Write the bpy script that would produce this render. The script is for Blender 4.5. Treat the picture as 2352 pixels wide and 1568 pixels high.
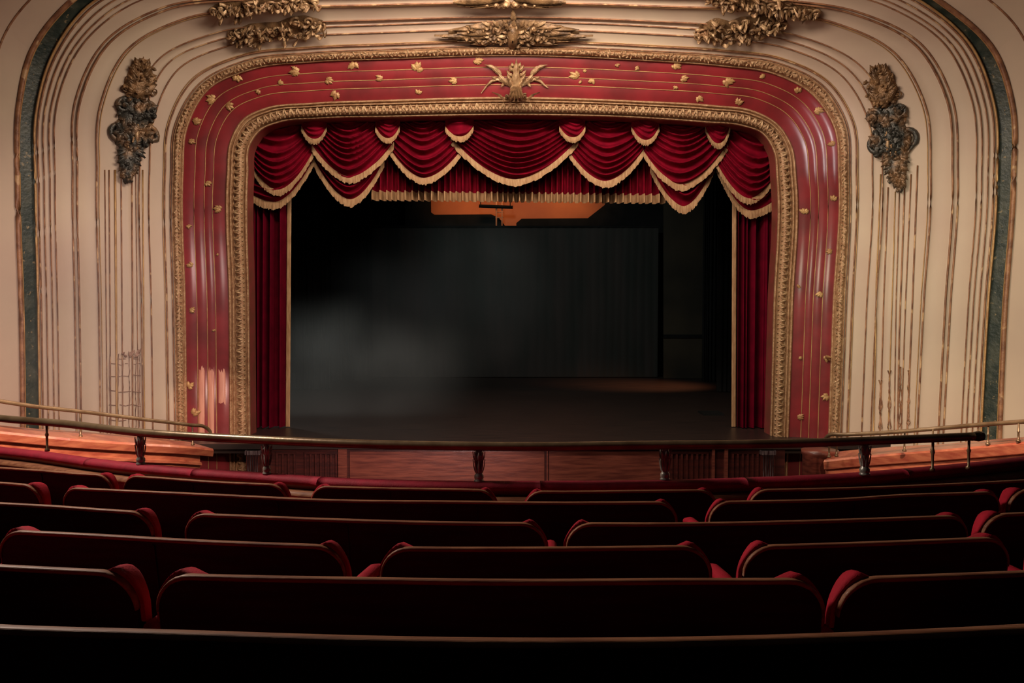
import bpy, math, random
from mathutils import Vector, Matrix
from mathutils.bvhtree import BVHTree

for o in list(bpy.data.objects):
    bpy.data.objects.remove(o)
scene = bpy.context.scene
COL = scene.collection
R = math.radians
pi = math.pi

# ------------------------------------------------------------------ camera
FPX = 1957.0            # focal length in pixels of the 2352 px wide frame
HC = 3.0                # eye height above the stage floor (stage floor is z = 0)
PITCH = math.atan(82.0 / FPX)
cam_data = bpy.data.cameras.new('camera')
cam = bpy.data.objects.new('camera', cam_data)
COL.objects.link(cam)
cam.location = (0, 0, HC)
cam.rotation_euler = (pi / 2 - PITCH, 0, 0)
cam_data.sensor_width = 36.0
cam_data.lens = FPX / 2352.0 * 36.0
cam_data.clip_end = 200
scene.camera = cam

# ------------------------------------------------------------------ world, exposure
w = bpy.data.worlds.new('world')
scene.world = w
w.use_nodes = True
bg = w.node_tree.nodes['Background']
bg.inputs[0].default_value = (0.80, 0.85, 1.0, 1)
bg.inputs[1].default_value = 0.008
vs = scene.view_settings
vs.view_transform = 'Standard'
vs.look = 'None'
vs.exposure = 0.0
vs.gamma = 1.0
vs.use_curve_mapping = False


def light(name, kind, loc, target, power, color, size=1.0, size_y=None, spot=60, blend=0.6, spread=None):
    d = bpy.data.lights.new(name, kind)
    d.energy = power
    d.color = color
    if kind == 'AREA':
        d.shape = 'RECTANGLE' if size_y else 'DISK'
        d.size = size
        if size_y:
            d.size_y = size_y
        if spread:
            d.spread = R(spread)
    elif kind == 'SPOT':
        d.spot_size = R(spot)
        d.spot_blend = blend
        d.shadow_soft_size = size
    else:
        d.shadow_soft_size = size
    o = bpy.data.objects.new(name, d)
    COL.objects.link(o)
    o.location = loc
    v = Vector(target) - Vector(loc)
    o.rotation_euler = v.to_track_quat('-Z', 'Y').to_euler()
    return o


# house lights
def P0(px, py, Y):
    v = Vector((px - 1176.0, FPX * math.cos(PITCH) + (784.0 - py) * math.sin(PITCH), (784.0 - py) * math.cos(PITCH) - FPX * math.sin(PITCH)))
    return Vector((0, 0, HC)) + v * (Y / v.y)


light('house_light_key', 'AREA', (0.0, 14.2, 9.3), (0, 19.2, 5.2), 790, (1.0, 0.83, 0.66), 8.0, 0.8)
light('house_light_front', 'AREA', (0.0, 9.5, 7.0), (0, 19.5, 6.8), 80, (1.0, 0.82, 0.68), 2.0, 1.0)
light('house_light_right', 'SPOT', (3.0, 8.0, 4.6), (9.4, 17.5, 2.6), 2500, (0.98, 0.91, 0.66), 0.8, spot=50, blend=0.9)
light('house_light_left', 'SPOT', (-3.2, 8.0, 4.6), (-9.4, 17.5, 2.2), 2600, (1.0, 0.79, 0.70), 0.8, spot=50, blend=0.9)
light('box_lamp_left', 'SPOT', (-4.4, 8.9, 3.6), (-6.3, 12.0, 1.2), 1300, (1.0, 0.64, 0.48), 0.15, spot=64, blend=0.8)
light('box_lamp_right', 'SPOT', (4.8, 9.0, 3.6), (6.6, 12.4, 1.0), 1000, (1.0, 0.64, 0.46), 0.15, spot=56, blend=0.8)
light('proscenium_foot_lamp', 'SPOT', (-4.2, 13.0, 0.4), tuple(P0(482, 940, 19.2)), 520, (1.0, 0.66, 0.52), 0.1, spot=17, blend=0.5)
light('balcony_down_light', 'AREA', (-5.8, 7.4, 6.8), (0.8, 4.4, 1.6), 560, (1.0, 0.80, 0.66), 1.6, 0.7)
light('apron_lamp', 'SPOT', (-1.2, 12.0, 1.6), (-2.2, 18.5, -0.6), 1250, (1.0, 0.68, 0.63), 0.3, spot=62, blend=1.0)
light('stage_left_haze_lamp', 'SPOT', (-9.5, 25.0, 7.5), (-4.4, 24.0, 1.2), 720, (0.88, 0.97, 0.95), 0.4, spot=84, blend=1.0)
light('backdrop_lamp', 'SPOT', (-1.0, 24.0, 9.5), (2.2, 35.6, 3.2), 1150, (0.88, 0.96, 0.88), 0.6, spot=78, blend=1.0)
light('fly_gallery_lamp', 'AREA', (0.2, 34.8, 8.8), (0.2, 37.3, 7.1), 36, (1.0, 0.45, 0.18), 7.0, 0.2, spread=70)
light('stage_floor_lamp', 'SPOT', (7.2, 30.5, 4.5), (5.0, 32.0, 0.0), 1300, (1.0, 0.40, 0.18), 0.3, spot=66, blend=1.0)

# ------------------------------------------------------------------ geometry helpers
_F = Vector((0, math.cos(PITCH), -math.sin(PITCH)))
_U = Vector((0, math.sin(PITCH), math.cos(PITCH)))
_R = Vector((1, 0, 0))
CAM = Vector((0, 0, HC))


def ray(px, py):
    return _R * (px - 1176.0) + _U * (784.0 - py) + _F * FPX


def P(px, py, Y):
    d = ray(px, py)
    return CAM + d * (Y / d.y)


def PZ(px, py, z):
    d = ray(px, py)
    return CAM + d * ((z - HC) / d.z)


def mesh_obj(name, verts, faces, mat, parent=None, smooth=True, uvs=None, loc=None):
    me = bpy.data.meshes.new(name)
    if loc is not None:
        verts = [Vector(v) - Vector(loc) for v in verts]
    me.from_pydata([tuple(v) for v in verts], [], faces)
    me.update()
    if uvs:
        uvl = me.uv_layers.new(name='UVMap')
        for lp in me.loops:
            uvl.data[lp.index].uv = uvs[lp.vertex_index]
    if mat:
        me.materials.append(mat)
    if smooth:
        for p in me.polygons:
            p.use_smooth = True
    o = bpy.data.objects.new(name, me)
    COL.objects.link(o)
    if loc is not None:
        o.location = loc
    if parent is not None:
        o.parent = parent
        if loc is None:
            o.matrix_parent_inverse = parent.matrix_world.inverted() if parent.type != 'EMPTY' else Matrix.Translation(-Vector(parent.location))
        else:
            o.location = Vector(loc) - Vector(parent.location)
    return o


def fix_normals(o):
    import bmesh
    bm = bmesh.new()
    bm.from_mesh(o.data)
    bmesh.ops.remove_doubles(bm, verts=bm.verts, dist=1e-5)
    bmesh.ops.recalc_face_normals(bm, faces=bm.faces)
    bm.to_mesh(o.data)
    bm.free()


def empty(name, loc):
    o = bpy.data.objects.new(name, None)
    COL.objects.link(o)
    o.location = loc
    o.empty_display_size = 0.2
    return o


def tag(o, label=None, cat=None, group=None, kind=None):
    if label:
        o['label'] = label
    if cat:
        o['category'] = cat
    if group:
        o['group'] = group
    if kind:
        o['kind'] = kind
    return o


class MB:
    """collects verts / faces for one mesh"""

    def __init__(self):
        self.v = []
        self.f = []
        self.uv = []

    def add(self, verts, faces):
        n = len(self.v)
        self.v += [Vector(x) for x in verts]
        self.f += [tuple(i + n for i in fc) for fc in faces]

    def grid(self, rows, close_u=False, close_v=False, flip=False):
        n = len(self.v)
        nr, nc = len(rows), len(rows[0])
        for r in rows:
            self.v += [Vector(x) for x in r]
        for i in range(nr if close_v else nr - 1):
            for j in range(nc if close_u else nc - 1):
                a = n + i * nc + j
                b = n + i * nc + (j + 1) % nc
                c = n + ((i + 1) % nr) * nc + (j + 1) % nc
                d = n + ((i + 1) % nr) * nc + j
                self.f.append((a, d, c, b) if flip else (a, b, c, d))

    def box(self, x0, x1, y0, y1, z0, z1):
        vs_ = [(x, y, z) for x in (x0, x1) for y in (y0, y1) for z in (z0, z1)]
        fs = [(0, 1, 3, 2), (4, 6, 7, 5), (0, 4, 5, 1), (2, 3, 7, 6), (0, 2, 6, 4), (1, 5, 7, 3)]
        self.add(vs_, fs)

    def tube(self, pts, rad, seg=8, caps=True, flat=1.0, up=Vector((0, 0, 1))):
        pts = [Vector(p) for p in pts]
        rows = []
        for i, p in enumerate(pts):
            a = pts[max(i - 1, 0)]
            b = pts[min(i + 1, len(pts) - 1)]
            t = (b - a)
            if t.length < 1e-9:
                t = Vector((0, 1, 0))
            t.normalize()
            s = t.cross(up)
            if s.length < 1e-3:
                s = t.cross(Vector((0, 1, 0)))
            s.normalize()
            u = s.cross(t).normalized()
            r = rad[i] if isinstance(rad, (list, tuple)) else rad
            rows.append([p + s * (math.cos(2 * pi * k / seg) * r) + u * (math.sin(2 * pi * k / seg) * r * flat) for k in range(seg)])
        n = len(self.v)
        self.grid(rows, close_u=True)
        if caps:
            self.f.append(tuple(n + k for k in range(seg)))
            m = n + (len(pts) - 1) * seg
            self.f.append(tuple(m + k for k in reversed(range(seg))))

    def lathe(self, prof, center, seg=16, axis=None):
        c = Vector(center)
        rows = []
        for r, z in prof:
            rows.append([c + Vector((math.cos(2 * pi * k / seg) * r, math.sin(2 * pi * k / seg) * r, z)) for k in range(seg)])
        n = len(self.v)
        self.grid(rows, close_u=True)
        self.f.append(tuple(n + k for k in reversed(range(seg))))
        m = n + (len(prof) - 1) * seg
        self.f.append(tuple(m + k for k in range(seg)))

    def blob(self, c, rx, ry, rz, ax=None, ay=None, az=None, seg=8, rings=5):
        c = Vector(c)
        ax = ax or Vector((1, 0, 0))
        ay = ay or Vector((0, 1, 0))
        az = az or Vector((0, 0, 1))
        rows = []
        for i in range(rings + 1):
            ph = pi * (0.04 + 0.92 * i / rings)
            rows.append([c + ax * (rx * math.sin(ph) * math.cos(2 * pi * k / seg)) + ay * (ry * math.sin(ph) * math.sin(2 * pi * k / seg)) + az * (rz * math.cos(ph)) for k in range(seg)])
        n = len(self.v)
        self.grid(rows, close_u=True)
        self.f.append(tuple(n + k for k in range(seg)))
        m = n + rings * seg
        self.f.append(tuple(m + k for k in reversed(range(seg))))

    def leaf(self, p0, p1, nrm, width, lift=0.05, curl=0.0, serr=0.25, nl=9, thick=0.012, side=0.0):
        """an acanthus-like leaf from root p0 to tip p1 standing off the surface with normal nrm"""
        p0, p1 = Vector(p0), Vector(p1)
        t = p1 - p0
        L = t.length
        if L < 1e-6:
            return
        t.normalize()
        n = (nrm - t * nrm.dot(t)).normalized()
        s = t.cross(n).normalized()
        rows = []
        K = 7
        for i in range(nl + 1):
            a = i / nl
            wd = width * 0.5 * (math.sin(pi * min(1, (a * 0.86 + 0.14)) ** 0.8) ** 0.75)
            wd *= 1 - serr * (0.5 + 0.5 * math.cos(a * pi * 7))
            if i == nl:
                wd = width * 0.02
            h = lift * math.sin(pi * (0.12 + 0.75 * a)) + curl * a * a
            c = p0 + t * (L * a) + n * h + s * (side * math.sin(pi * a))
            row = []
            for k in range(K):
                b = (k / (K - 1)) * 2 - 1
                ridge = (1 - abs(b)) * width * 0.16 + math.cos(b * pi * 3) * width * 0.035
                row.append(c + s * (b * wd) + n * (ridge - 0.25 * abs(b) * lift))
            rows.append(row)
        self.grid(rows)

    def scroll(self, c, nrm, xdir, r0, turns=1.6, rad=0.03, hand=1, tail=None, seg=6, lift=0.04):
        c = Vector(c)
        n = nrm.normalized()
        x = (xdir - n * xdir.dot(n)).normalized()
        y = n.cross(x) * hand
        pts, rr = [], []
        N = int(18 * turns)
        for i in range(N + 1):
            a = i / N
            r = r0 * (1 - 0.84 * a)
            th = turns * 2 * pi * a
            pts.append(c + x * (r * math.cos(th)) + y * (r * math.sin(th)) + n * (lift * (0.5 + 0.8 * a)))
            rr.append(rad * (1 - 0.45 * a))
        if tail is not None:
            tl = Vector(tail)
            p = pts[0]
            d0 = y * -1.0
            ext = []
            for i in range(6):
                a = i / 6
                q = tl.lerp(p, a) + d0 * (-r0 * 0.55 * math.sin(pi * a))
                ext.append(q)
            pts = ext + pts
            rr = [rad * (0.35 + 0.65 * i / 6) for i in range(6)] + rr
        self.tube(pts, rr, seg=seg, up=n)
        self.blob(c + n * (lift * 1.2), rad * 1.25, rad * 1.25, rad * 1.1, x, y, n, seg=7, rings=4)

    def build(self, name, mat, parent=None, smooth=True, loc=None, uvs=None):
        return mesh_obj(name, self.v, self.f, mat, parent, smooth, uvs, loc)


# ------------------------------------------------------------------ materials
def mat(name, color, rough=0.5, metal=0.0, color2=None, scale=6.0, detail=4.0, bump=0.0, bscale=None, stretch=(1, 1, 1),
        coat=0.0, sheen=0.0, wave=None, spec=0.5, contrast=(0.35, 0.65), use_uv=False, rough2=None, speck=None):
    m = bpy.data.materials.new(name)
    m.use_nodes = True
    nt = m.node_tree
    b = nt.nodes['Principled BSDF']
    b.inputs['Roughness'].default_value = rough
    b.inputs['Metallic'].default_value = metal
    b.inputs['Specular IOR Level'].default_value = spec
    b.inputs['Coat Weight'].default_value = coat
    b.inputs['Coat Roughness'].default_value = 0.17
    b.inputs['Sheen Weight'].default_value = sheen
    b.inputs['Base Color'].default_value = (*color, 1)
    tc = nt.nodes.new('ShaderNodeTexCoord')
    mp = nt.nodes.new('ShaderNodeMapping')
    mp.inputs['Scale'].default_value = stretch
    nt.links.new(tc.outputs['UV' if use_uv else 'Object'], mp.inputs[0])
    last = None
    if color2:
        nz = nt.nodes.new('ShaderNodeTexNoise')
        nz.inputs['Scale'].default_value = scale
        nz.inputs['Detail'].default_value = detail
        nt.links.new(mp.outputs[0], nz.inputs['Vector'])
        cr = nt.nodes.new('ShaderNodeValToRGB')
        cr.color_ramp.elements[0].position = contrast[0]
        cr.color_ramp.elements[1].position = contrast[1]
        cr.color_ramp.elements[0].color = (*color, 1)
        cr.color_ramp.elements[1].color = (*color2, 1)
        nt.links.new(nz.outputs['Fac'], cr.inputs[0])
        last = cr.outputs[0]
        if speck:
            n2 = nt.nodes.new('ShaderNodeTexNoise')
            n2.inputs['Scale'].default_value = speck[1]
            n2.inputs['Detail'].default_value = 3
            nt.links.new(tc.outputs['Object'], n2.inputs['Vector'])
            c2 = nt.nodes.new('ShaderNodeValToRGB')
            c2.color_ramp.elements[0].position = speck[2]
            c2.color_ramp.elements[1].position = speck[2] + 0.06
            nt.links.new(n2.outputs['Fac'], c2.inputs[0])
            mx = nt.nodes.new('ShaderNodeMix')
            mx.data_type = 'RGBA'
            nt.links.new(c2.outputs[0], mx.inputs['Factor'])
            nt.links.new(last, mx.inputs['A'])
            mx.inputs['B'].default_value = (*speck[0], 1)
            last = mx.outputs['Result']
        nt.links.new(last, b.inputs['Base Color'])
        if rough2 is not None:
            mr = nt.nodes.new('ShaderNodeMapRange')
            mr.inputs['To Min'].default_value = rough
            mr.inputs['To Max'].default_value = rough2
            nt.links.new(nz.outputs['Fac'], mr.inputs['Value'])
            nt.links.new(mr.outputs[0], b.inputs['Roughness'])
    if bump:
        nb = nt.nodes.new('ShaderNodeTexNoise')
        nb.inputs['Scale'].default_value = bscale or scale * 3
        nb.inputs['Detail'].default_value = 5
        nt.links.new(mp.outputs[0], nb.inputs['Vector'])
        bp = nt.nodes.new('ShaderNodeBump')
        bp.inputs['Strength'].default_value = 1.0
        bp.inputs['Distance'].default_value = bump
        nt.links.new(nb.outputs['Fac'], bp.inputs['Height'])
        nt.links.new(bp.outputs[0], b.inputs['Normal'])
    return m


M = {}
M['cream'] = mat('cream_plaster', (0.55, 0.43, 0.32), 0.6, color2=(0.48, 0.345, 0.27), scale=0.55, detail=6, bump=0.004, bscale=4, contrast=(0.3, 0.7))
M['line'] = mat('worn_gilt_line', (0.36, 0.17, 0.085), 0.5, 0.1, color2=(0.17, 0.07, 0.038), scale=5, bump=0.006, bscale=30, speck=((0.52, 0.32, 0.17), 3, 0.60))
M['yline'] = mat('yellow_gilt_line', (0.50, 0.30, 0.12), 0.45, 0.2, color2=(0.34, 0.17, 0.07), scale=4, bump=0.006, bscale=30)
M['gold'] = mat('gilt_moulding', (0.50, 0.31, 0.17), 0.5, 0.12, color2=(0.34, 0.17, 0.085), scale=9, detail=7, bump=0.02, bscale=26)
M['gold_leaf'] = mat('gilt_carving', (0.50, 0.33, 0.18), 0.38, 0.25, color2=(0.22, 0.11, 0.05), scale=8, detail=5, bump=0.01, bscale=40)
M['gold_dull'] = mat('brown_gilt', (0.30, 0.17, 0.08), 0.38, 0.3, color2=(0.08, 0.042, 0.02), scale=6, detail=5, bump=0.012, bscale=30)
M['tarnish'] = mat('tarnished_gilt', (0.055, 0.052, 0.045), 0.33, 0.3, color2=(0.27, 0.15, 0.075), scale=3.2, detail=6, bump=0.012, bscale=30, contrast=(0.45, 0.66))
M['red'] = mat('red_lacquer', (0.225, 0.016, 0.021), 0.42, color2=(0.135, 0.012, 0.014), scale=1.6, detail=8, bump=0.002, bscale=5, coat=0.17, rough2=0.55, spec=0.22)
M['reveal'] = mat('red_reveal', (0.26, 0.045, 0.04), 0.5, color2=(0.18, 0.05, 0.03), scale=3)
M['green'] = mat('dark_green_stencil', (0.014, 0.024, 0.019), 0.42, color2=(0.045, 0.052, 0.038), scale=4, detail=8, bump=0.01, bscale=14, contrast=(0.42, 0.6), speck=((0.20, 0.15, 0.08), 11, 0.64))
M['velvet'] = mat('red_velvet', (0.20, 0.0012, 0.0135), 0.8, color2=(0.13, 0.001, 0.010), scale=5, sheen=0.0, bump=0.002, bscale=60, spec=0.08)
M['leg'] = mat('shaded_red_velvet', (0.125, 0.0010, 0.012), 0.85, color2=(0.085, 0.0008, 0.009), scale=3, sheen=0.0, spec=0.06)  # swag velvet darkened, shade on the side curtains put into the colour
M['fringe'] = mat('gold_fringe', (0.47, 0.28, 0.14), 0.75, color2=(0.33, 0.17, 0.075), scale=9, stretch=(3, 1, 0.5), bump=0.004, bscale=30)
M['seatvelvet'] = mat('seat_velvet', (0.34, 0.010, 0.026), 0.8, color2=(0.26, 0.008, 0.020), scale=12, sheen=0.0, bump=0.002, bscale=120, spec=0.12)
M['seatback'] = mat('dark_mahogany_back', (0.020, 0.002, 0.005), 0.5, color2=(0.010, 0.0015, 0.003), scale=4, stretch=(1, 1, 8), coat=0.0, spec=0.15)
M['cap'] = mat('walnut_cap', (0.27, 0.12, 0.06), 0.55, color2=(0.14, 0.05, 0.026), scale=3.5, stretch=(1.2, 12, 12), detail=8, bump=0.0015, bscale=14, coat=0.03, spec=0.15)
M['wood'] = mat('mahogany', (0.20, 0.055, 0.034), 0.36, color2=(0.10, 0.024, 0.017), scale=2.4, stretch=(0.8, 3, 9), detail=8, bump=0.002, bscale=12, coat=0.2)
M['wood_dark'] = mat('dark_mahogany', (0.075, 0.014, 0.010), 0.4, color2=(0.035, 0.007, 0.006), scale=2.4, stretch=(0.8, 3, 9), detail=8, bump=0.002, bscale=12, coat=0.2)
M['boxwood'] = mat('polished_box_wood', (0.48, 0.17, 0.09), 0.26, color2=(0.30, 0.075, 0.045), scale=1.6, stretch=(1, 3, 10), detail=7, bump=0.002, bscale=10, coat=0.4)
M['brass'] = mat('aged_brass_rail', (0.13, 0.085, 0.045), 0.3, 0.45, color2=(0.22, 0.16, 0.09), scale=5, detail=7, bump=0.001, bscale=30)
M['iron'] = mat('cast_iron_post', (0.34, 0.34, 0.30), 0.32, 0.3, color2=(0.12, 0.12, 0.105), scale=12, bump=0.004, bscale=50)
M['stage'] = mat('dark_stage_boards', (0.038, 0.024, 0.020), 0.36, color2=(0.018, 0.013, 0.012), scale=2.0, stretch=(0.5, 9, 1), detail=6, bump=0.004, bscale=6, spec=0.4)
M['black'] = mat('black_drape', (0.008, 0.009, 0.009), 0.9, color2=(0.013, 0.013, 0.013), scale=2, spec=0.1)
M['screen'] = mat('charcoal_backdrop', (0.030, 0.033, 0.031), 0.85, color2=(0.045, 0.040, 0.038), scale=0.8, stretch=(2, 1, 0.3), detail=3, spec=0.1)
M['flat'] = mat('brown_scenery_flat', (0.050, 0.042, 0.030), 0.8, color2=(0.030, 0.027, 0.022), scale=0.5, spec=0.1)
M['orange'] = mat('orange_painted_wall', (0.42, 0.13, 0.04), 0.7, color2=(0.30, 0.085, 0.03), scale=0.6)
M['pale_wood'] = mat('pale_orange_wood', (0.62, 0.30, 0.16), 0.5, color2=(0.5, 0.2, 0.1), scale=4)
M['carpet'] = mat('dark_red_carpet', (0.030, 0.005, 0.007), 0.95, color2=(0.018, 0.003, 0.005), scale=20, spec=0.1)
M['silver'] = mat('worn_silver_paint', (0.30, 0.24, 0.25), 0.3, 0.6, color2=(0.05, 0.02, 0.025), scale=5, stretch=(9, 9, 0.7), detail=6)
M['faded'] = mat('faded_plaster_relief', (0.33, 0.19, 0.14), 0.6, color2=(0.20, 0.09, 0.06), scale=6)
M['glare'] = mat('glare_on_board', (0.60, 0.27, 0.18), 0.45, color2=(0.42, 0.15, 0.10), scale=2.2, stretch=(5, 5, 0.6), detail=7, coat=0.1)  # salmon tone: warm glare on the red boards put into the colour
M['velvet_pad'] = mat('parapet_velvet', (0.28, 0.008, 0.028), 0.75, color2=(0.20, 0.006, 0.02), scale=9, sheen=0.0, bump=0.002, bscale=90, spec=0.3)

# ------------------------------------------------------------------ proscenium shell
NS = 12


def cr_spline(pts, ns=NS):
    out = []
    n = len(pts)
    for i in range(n - 1):
        p0 = pts[max(i - 1, 0)]
        p1 = pts[i]
        p2 = pts[i + 1]
        p3 = pts[min(i + 2, n - 1)]
        # centripetal-ish: use chord scaled tangents
        def tan(a, b, c):
            d1 = math.dist(a, b) or 1e-6
            d2 = math.dist(b, c) or 1e-6
            return [((b[k] - a[k]) / d1 * d2 + (c[k] - b[k]) / d2 * d1) / (d1 + d2) for k in range(len(b))]
        L = math.dist(p1, p2)
        t1 = tan(p0, p1, p2) if i > 0 else [(p2[k] - p1[k]) / (L or 1) for k in range(len(p1))]
        t2 = tan(p1, p2, p3) if i < n - 2 else [(p2[k] - p1[k]) / (L or 1) for k in range(len(p1))]
        for s in range(ns):
            t = s / ns
            h00 = 2 * t ** 3 - 3 * t ** 2 + 1
            h10 = t ** 3 - 2 * t ** 2 + t
            h01 = -2 * t ** 3 + 3 * t ** 2
            h11 = t ** 3 - t ** 2
            out.append(tuple(h00 * p1[k] + h10 * L * t1[k] + h01 * p2[k] + h11 * L * t2[k] for k in range(len(p1))))
    out.append(tuple(pts[-1]))
    return out


def S(*pts):
    return cr_spline([tuple(p) for p in pts])


K1 = S((577, 1120), (573, 700), (570.5, 400), (575, 335), (598, 302), (645, 282), (730, 274), (900, 270), (1177, 266), (1460, 272), (1620, 283), (1700, 290), (1750, 308), (1775, 345), (1783, 410), (1776, 700), (1765, 1120))
K2 = S((527, 1120), (524.5, 700), (519.5, 400), (527, 325), (557, 273), (610, 247), (710, 236), (880, 229), (1177, 222), (1470, 231), (1640, 241), (1730, 253), (1789, 286), (1820, 335), (1831, 410), (1823, 700), (1808, 1120))
K3 = S((432, 1120), (427, 700), (422, 400), (430, 298), (482, 205), (580, 161), (720, 144), (880, 138), (1177, 130), (1480, 141), (1660, 154), (1775, 171), (1866, 220), (1913, 290), (1925, 410), (1912, 700), (1898, 1120))
K4 = S((407, 1120), (400, 700), (396, 400), (404, 292), (460, 195), (568, 140), (715, 123), (880, 116), (1177, 108), (1485, 119), (1665, 130), (1788, 147), (1892, 202), (1940, 278), (1950, 410), (1941, 700), (1925, 1120))
K5 = S((330, 1120), (325, 700), (321, 400), (330, 275), (386, 146), (510, 89), (690, 66), (880, 57), (1177, 50), (1485, 60), (1680, 74), (1812, 94), (1955, 166), (2017, 275), (2027, 410), (2012, 700), (1995, 1120))
K6 = S((178, 1120), (172, 700), (167, 400), (174, 228), (240, 97), (375, 17), (560, -6), (850, -14), (1177, -18), (1500, -12), (1800, 0), (1975, 29), (2119, 105), (2186, 225), (2200, 400), (2183, 700), (2160, 1120))
K7 = S((95, 1120), (89, 700), (83.5, 440), (86, 248), (120, 131), (205, 13), (420, -58), (800, -78), (1177, -82), (1550, -78), (1920, -56), (2119, 6), (2230, 106), (2282, 240), (2288, 430), (2268, 700), (2245, 1120))
K8 = S((58, 1120), (52, 700), (43.5, 430), (47, 240), (76, 120), (160, 10), (380, -92), (780, -125), (1177, -130), (1570, -125), (1950, -95), (2160, 8), (2282, 122), (2322, 240), (2325, 420), (2306, 700), (2288, 1120))
K9 = S((-560, 1370), (-560, 700), (-545, 300), (-500, 0), (-400, -250), (-150, -420), (250, -500), (750, -520), (1177, -525), (1600, -520), (2100, -500), (2500, -420), (2750, -250), (2850, 0), (2895, 300), (2912, 700), (2912, 1370))
Y1, Y2, Y3, Y4, Y5, Y6, Y7, Y8, Y9 = 19.7, 19.45, 19.2, 19.0, 18.55, 17.6, 17.05, 16.8, 12.0
NT = len(K1)


def mixc(A, B, u):
    return [(a[0] + (b[0] - a[0]) * u, a[1] + (b[1] - a[1]) * u) for a, b in zip(A, B)]


def contour(A, YA, B, YB, u, h=0.0, i0=0, i1=None):
    c = mixc(A, B, u)
    Y = YA + (YB - YA) * u - h
    i1 = NT if i1 is None else i1
    return [P(x, y, Y) for x, y in c[i0:i1]]


BVS = []


def loft(name, A, YA, B, YB, m, prof=None, nu=8, parent=None, us=None, i0=0, i1=None, bvh=False):
    """surface between two traced mouldings; prof(u) = how far it stands forward"""
    us = us or [i / nu for i in range(nu + 1)]
    rows = [contour(A, YA, B, YB, u, prof(u) if prof else 0.0, i0, i1) for u in us]
    mb = MB()
    mb.grid(rows)
    uv = []
    for ri, r in enumerate(rows):
        acc = 0
        for k, p in enumerate(r):
            if k:
                acc += (p - r[k - 1]).length
            uv.append((acc, ri / len(rows)))
    o = mesh_obj(name, mb.v, mb.f, m, parent, True, uv)
    if bvh:
        BVS.append(BVHTree.FromPolygons([tuple(v) for v in mb.v], mb.f))
    return o


def hit(px, py):
    d = ray(px, py).normalized()
    best = None
    for b in BVS:
        loc, n, i, dist = b.ray_cast(CAM, d, 60)
        if loc is not None and (best is None or dist < best[2]):
            best = (loc, n, dist)
    if best is None:
        return P(px, py, 18.5), Vector((0, -1, 0))
    n = best[1]
    if n.dot(d) > 0:
        n = -n
    return best[0], n


def bumps(*items):
    """profile made of half-round beads: (centre, half width, height)"""
    def f(u):
        h = 0
        for c, hw, ht in items:
            d = abs(u - c) / hw
            if d < 1:
                h = max(h, ht * math.sqrt(1 - d * d))
        return h
    return f


def steps(vals):
    def f(u):
        for a, b, h in vals:
            if a <= u <= b:
                e = min(u - a, b - u) / (b - a)
                return h + 0.02 * min(1, e * 4)
        return 0
    return f


def scallop(edges, d):
    def f(u):
        for a, b in zip(edges, edges[1:]):
            if a <= u <= b:
                return -d * math.sin(pi * (u - a) / (b - a)) ** 0.8 if 0 < (u - a) / (b - a) < 1 else 0.0
        return 0.0
    return f


wall_front = loft('wall_front', K4, Y4, K5, Y5, M['cream'], prof=scallop((0, 0.22, 0.70, 1), 0.025), nu=24, bvh=True)
tag(wall_front, kind='structure')
w2 = loft('wall_panel', K5, Y5, K6, Y6, M['cream'], prof=scallop((0, 0.16, 0.64, 0.93, 1), 0.05), nu=40, parent=wall_front, bvh=True)
w3 = loft('wall_panel', K6, Y6, K7, Y7, M['cream'], prof=scallop((0, 0.48, 0.62, 0.78, 0.93, 1), 0.03), nu=36, parent=wall_front, bvh=True)
i4 = 4 * NS
side_l = loft('wall_left', K8, Y8, K9, Y9, M['cream'], nu=8, i0=0, i1=i4 + 1, bvh=True)
ceil = loft('ceiling', K8, Y8, K9, Y9, M['cream'], nu=8, i0=i4, i1=NT - i4, bvh=True)
side_r = loft('wall_right', K8, Y8, K9, Y9, M['cream'], nu=8, i0=NT - i4 - 1, i1=NT, bvh=True)
for o in (side_l, ceil, side_r):
    tag(o, kind='structure')

# dark green stencilled band with gilt edges
green = loft('trim_1', K7, Y7, K8, Y8, M['green'], prof=lambda u: -0.02, nu=6)
tag(green, kind='structure')
for u_ in (0.04, 0.97):
    mb = MB()
    mb.tube(contour(K7, Y7, K8, Y8, u_, 0.04), 0.024, 6)
    mb.build('gilt_edge', M['yline'], green)
mb = MB()
mb.tube(contour(K8, Y8, K9, Y9, 0.006, 0.05), 0.045, 7)
mb.build('outer_bead', M['line'], green)

# red lacquer band
red_us = [i / 48 for i in range(49)]


def red_prof(u):
    # five convex boards, stepping forward towards the outside
    edges = [0, 0.30, 0.50, 0.74, 1.0]
    for k in range(4):
        a, b = edges[k], edges[k + 1]
        if a <= u <= b + 1e-6:
            t = (u - a) / (b - a)
            return 0.03 + 0.007 * math.sin(pi * t)
    return 0


red = loft('trim_2', K2, Y2, K3, Y3, M['red'], prof=red_prof, us=red_us, bvh=True)
tag(red, kind='structure')
for u_ in (0.30, 0.50, 0.74):
    mb = MB()
    mb.tube(contour(K2, Y2, K3, Y3, u_, 0.034), 0.010, 5)
    mb.build('gilt_line', M['yline'], red)

# inner gilt frame
f_in = bumps((0.07, 0.07, 0.10), (0.36, 0.20, 0.16), (0.62, 0.05, 0.06), (0.76, 0.06, 0.09), (0.92, 0.07, 0.08))
inner = loft('trim_3', K1, Y1, K2, Y2, M['gold'], prof=lambda u: f_in(u) + 0.02, us=[i / 56 for i in range(57)])
tag(inner, kind='structure')
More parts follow.
